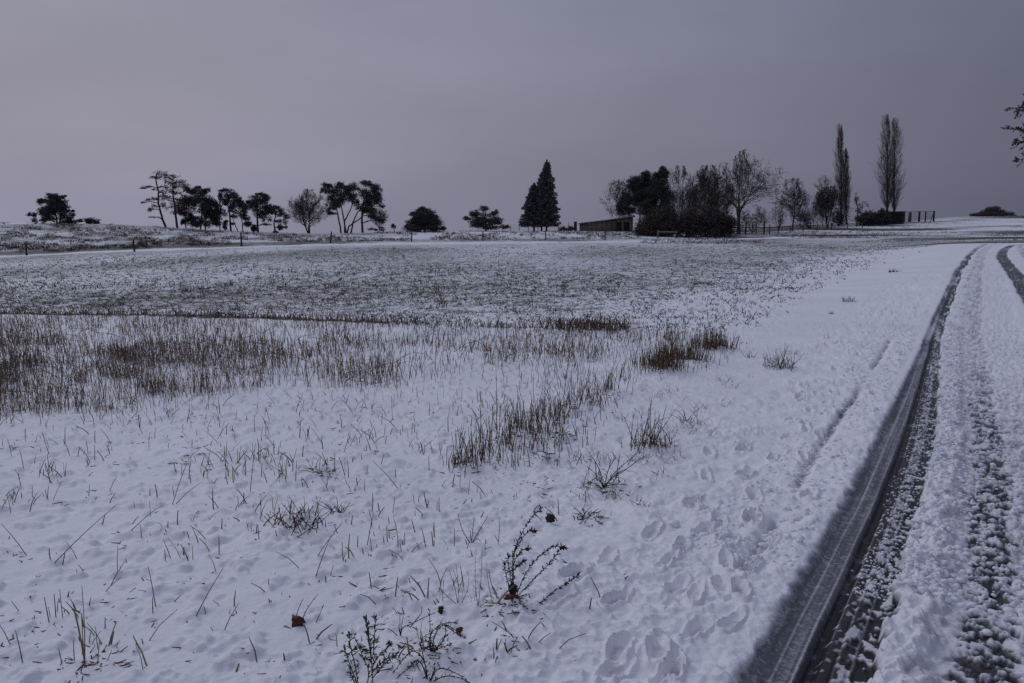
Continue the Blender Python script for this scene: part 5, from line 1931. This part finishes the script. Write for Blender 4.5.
plant('grass_tuft', 'small dark tuft in a snow hollow right of the tangled tuft', 'grass tuft', 338, 515, random_tuft(22, 14, 12, rs, 1.0), 121, mstem=M_CLUMP, r0=.0026)
plant('grass_tuft', 'tuft of tall straw stalks near the bottom left corner', 'grass tuft', 85, 666, f2([[(228, 640), (225, 560), (212, 460)], [(228, 640), (237, 570), (248, 500)], [(228, 640), (222, 540), (216, 500)], [(228, 640), (232, 540), (228, 470)], [(200, 640), (195, 590)], [(260, 665), (265, 630), (272, 585)], [(275, 665), (300, 615)], [(165, 650), (168, 600)], [(220, 620), (218, 590)]], 228, 640), 122, mstem=M_STRAW, r0=.0026)
plant('verge_bush', 'upright brown bush alone on the snowy verge near the track', 'bush', 779, 368, random_tuft(34, 20, 27, rs, .38), 123, mstem=M_CLUMP, r0=.0036, twigs=.4, twl=.09)
plant('low_weed', 'small weed on the verge left of the upright brown bush', 'weed', 750, 357, random_tuft(16, 10, 9, rs, .6), 124, mstem=M_CLUMP, r0=.003)
plant('low_weed', 'small dark tuft on the verge above the upright brown bush', 'weed', 847, 302, random_tuft(30, 12, 7, rs, .6), 125, mstem=M_CLUMP, r0=.005)
plant('low_weed', 'dark tuft near the crop edge by the upper footprints', 'weed', 893, 272, random_tuft(40, 9, 4.5, rs, .6), 126, mstem=M_CLUMP, r0=.008)
plant('low_weed', 'thin weed on the verge beside the crop corner', 'weed', 832, 314, random_tuft(14, 8, 5, rs, .6), 127, mstem=M_CLUMP, r0=.004)
for i, (a, b, w_, h_, lb) in enumerate(((660, 371, 40, 24, 'left part of the large dark brown grass clump at end of the stubble'), (684, 361, 42, 26, 'middle part of the large dark brown grass clump at end of the stubble'), (714, 350, 32, 20, 'right tip of the large dark brown grass clump at end of the stubble'))):
    plant('grass_clump', lb, 'grass clump', a, b, random_tuft(330, w_, h_ * 1.1, rs, .16), 130 + i, 'big brown grass clumps', mstem=M_CLUMP, r0=.0034, depth=.5)
plant('grass_clump', 'tall stems standing out of the clump beside the winter crop', 'grass clump', 668, 342, random_tuft(8, 5, 34, rs, .1), 134, mstem=M_CLUMP, r0=.005)
plant('tall_stalk', 'tallest thin stalk rising from the diagonal stubble row', 'stalk', 496, 440, f5([[(305, 350), (308, 240), (305, 120)]], 305, 350), 135, mstem=M_CLUMP, r0=.0034)
plant('tall_stalk', 'tall thin stalk right of the tallest one in the diagonal row', 'stalk', 545, 420, f5([[(465, 290), (462, 210), (466, 130)]], 465, 290), 136, mstem=M_CLUMP, r0=.0032)
plant('tall_stalk', 'thin stalk in the middle of the diagonal stubble row', 'stalk', 572, 407, f5([[(552, 250), (550, 200), (553, 150)]], 552, 250), 137, mstem=M_CLUMP, r0=.0032)
# long fallen and leaning straws
for i, (x0, y0, x1, y1, lb) in enumerate(((53, 567, 117, 513, 'longest leaning straw crossing the left foreground'),
                                         (0, 528, 28, 557, 'long straw leaning down to the right at the left edge'),
                                         (172, 505, 197, 460, 'long thin straw leaning right, upper left foreground'),
                                         (174, 505, 204, 483, 'shorter straw lying beside the long thin leaning one'),
                                         (130, 537, 161, 515, 'straw lying low in snow left of the tangled tuft'),
                                         (315, 577, 332, 537, 'dark leaning straw below the tangled tuft'),
                                         (195, 620, 222, 577, 'pale leaning straw in the lower left foreground'),
                                         (315, 560, 334, 538, 'short dark straw next to the leaning one under the tangled tuft'),
                                         (156, 608, 149, 570, 'upright leaning stalk in the lower left foreground'),
                                         (367, 546, 376, 513, 'slim leaning stalk with side twig in the centre foreground'),
                                         (104, 592, 127, 574, 'bent straw resting on snow beside the dotted stubble'),
                                         (250, 495, 258, 447, 'tall straw at the left of the leaning stubble bunch'),
                                         (375, 462, 399, 490, 'long straw leaning down to the right below the near stubble'),
                                         (23, 664, 12, 636, 'broken straw near the bottom left corner'))):
    lo, hi = ((x0, y0), (x1, y1)) if y0 > y1 else ((x1, y1), (x0, y0))
    plant('long_straw', lb, 'straw', lo[0], lo[1], [[(0, 0), ((hi[0] - lo[0]) * .5, (lo[1] - hi[1]) * .5 + 1), (hi[0] - lo[0], lo[1] - hi[1])]], 140 + i, 'long single straws', mstem=M_STRAW, r0=.0027)
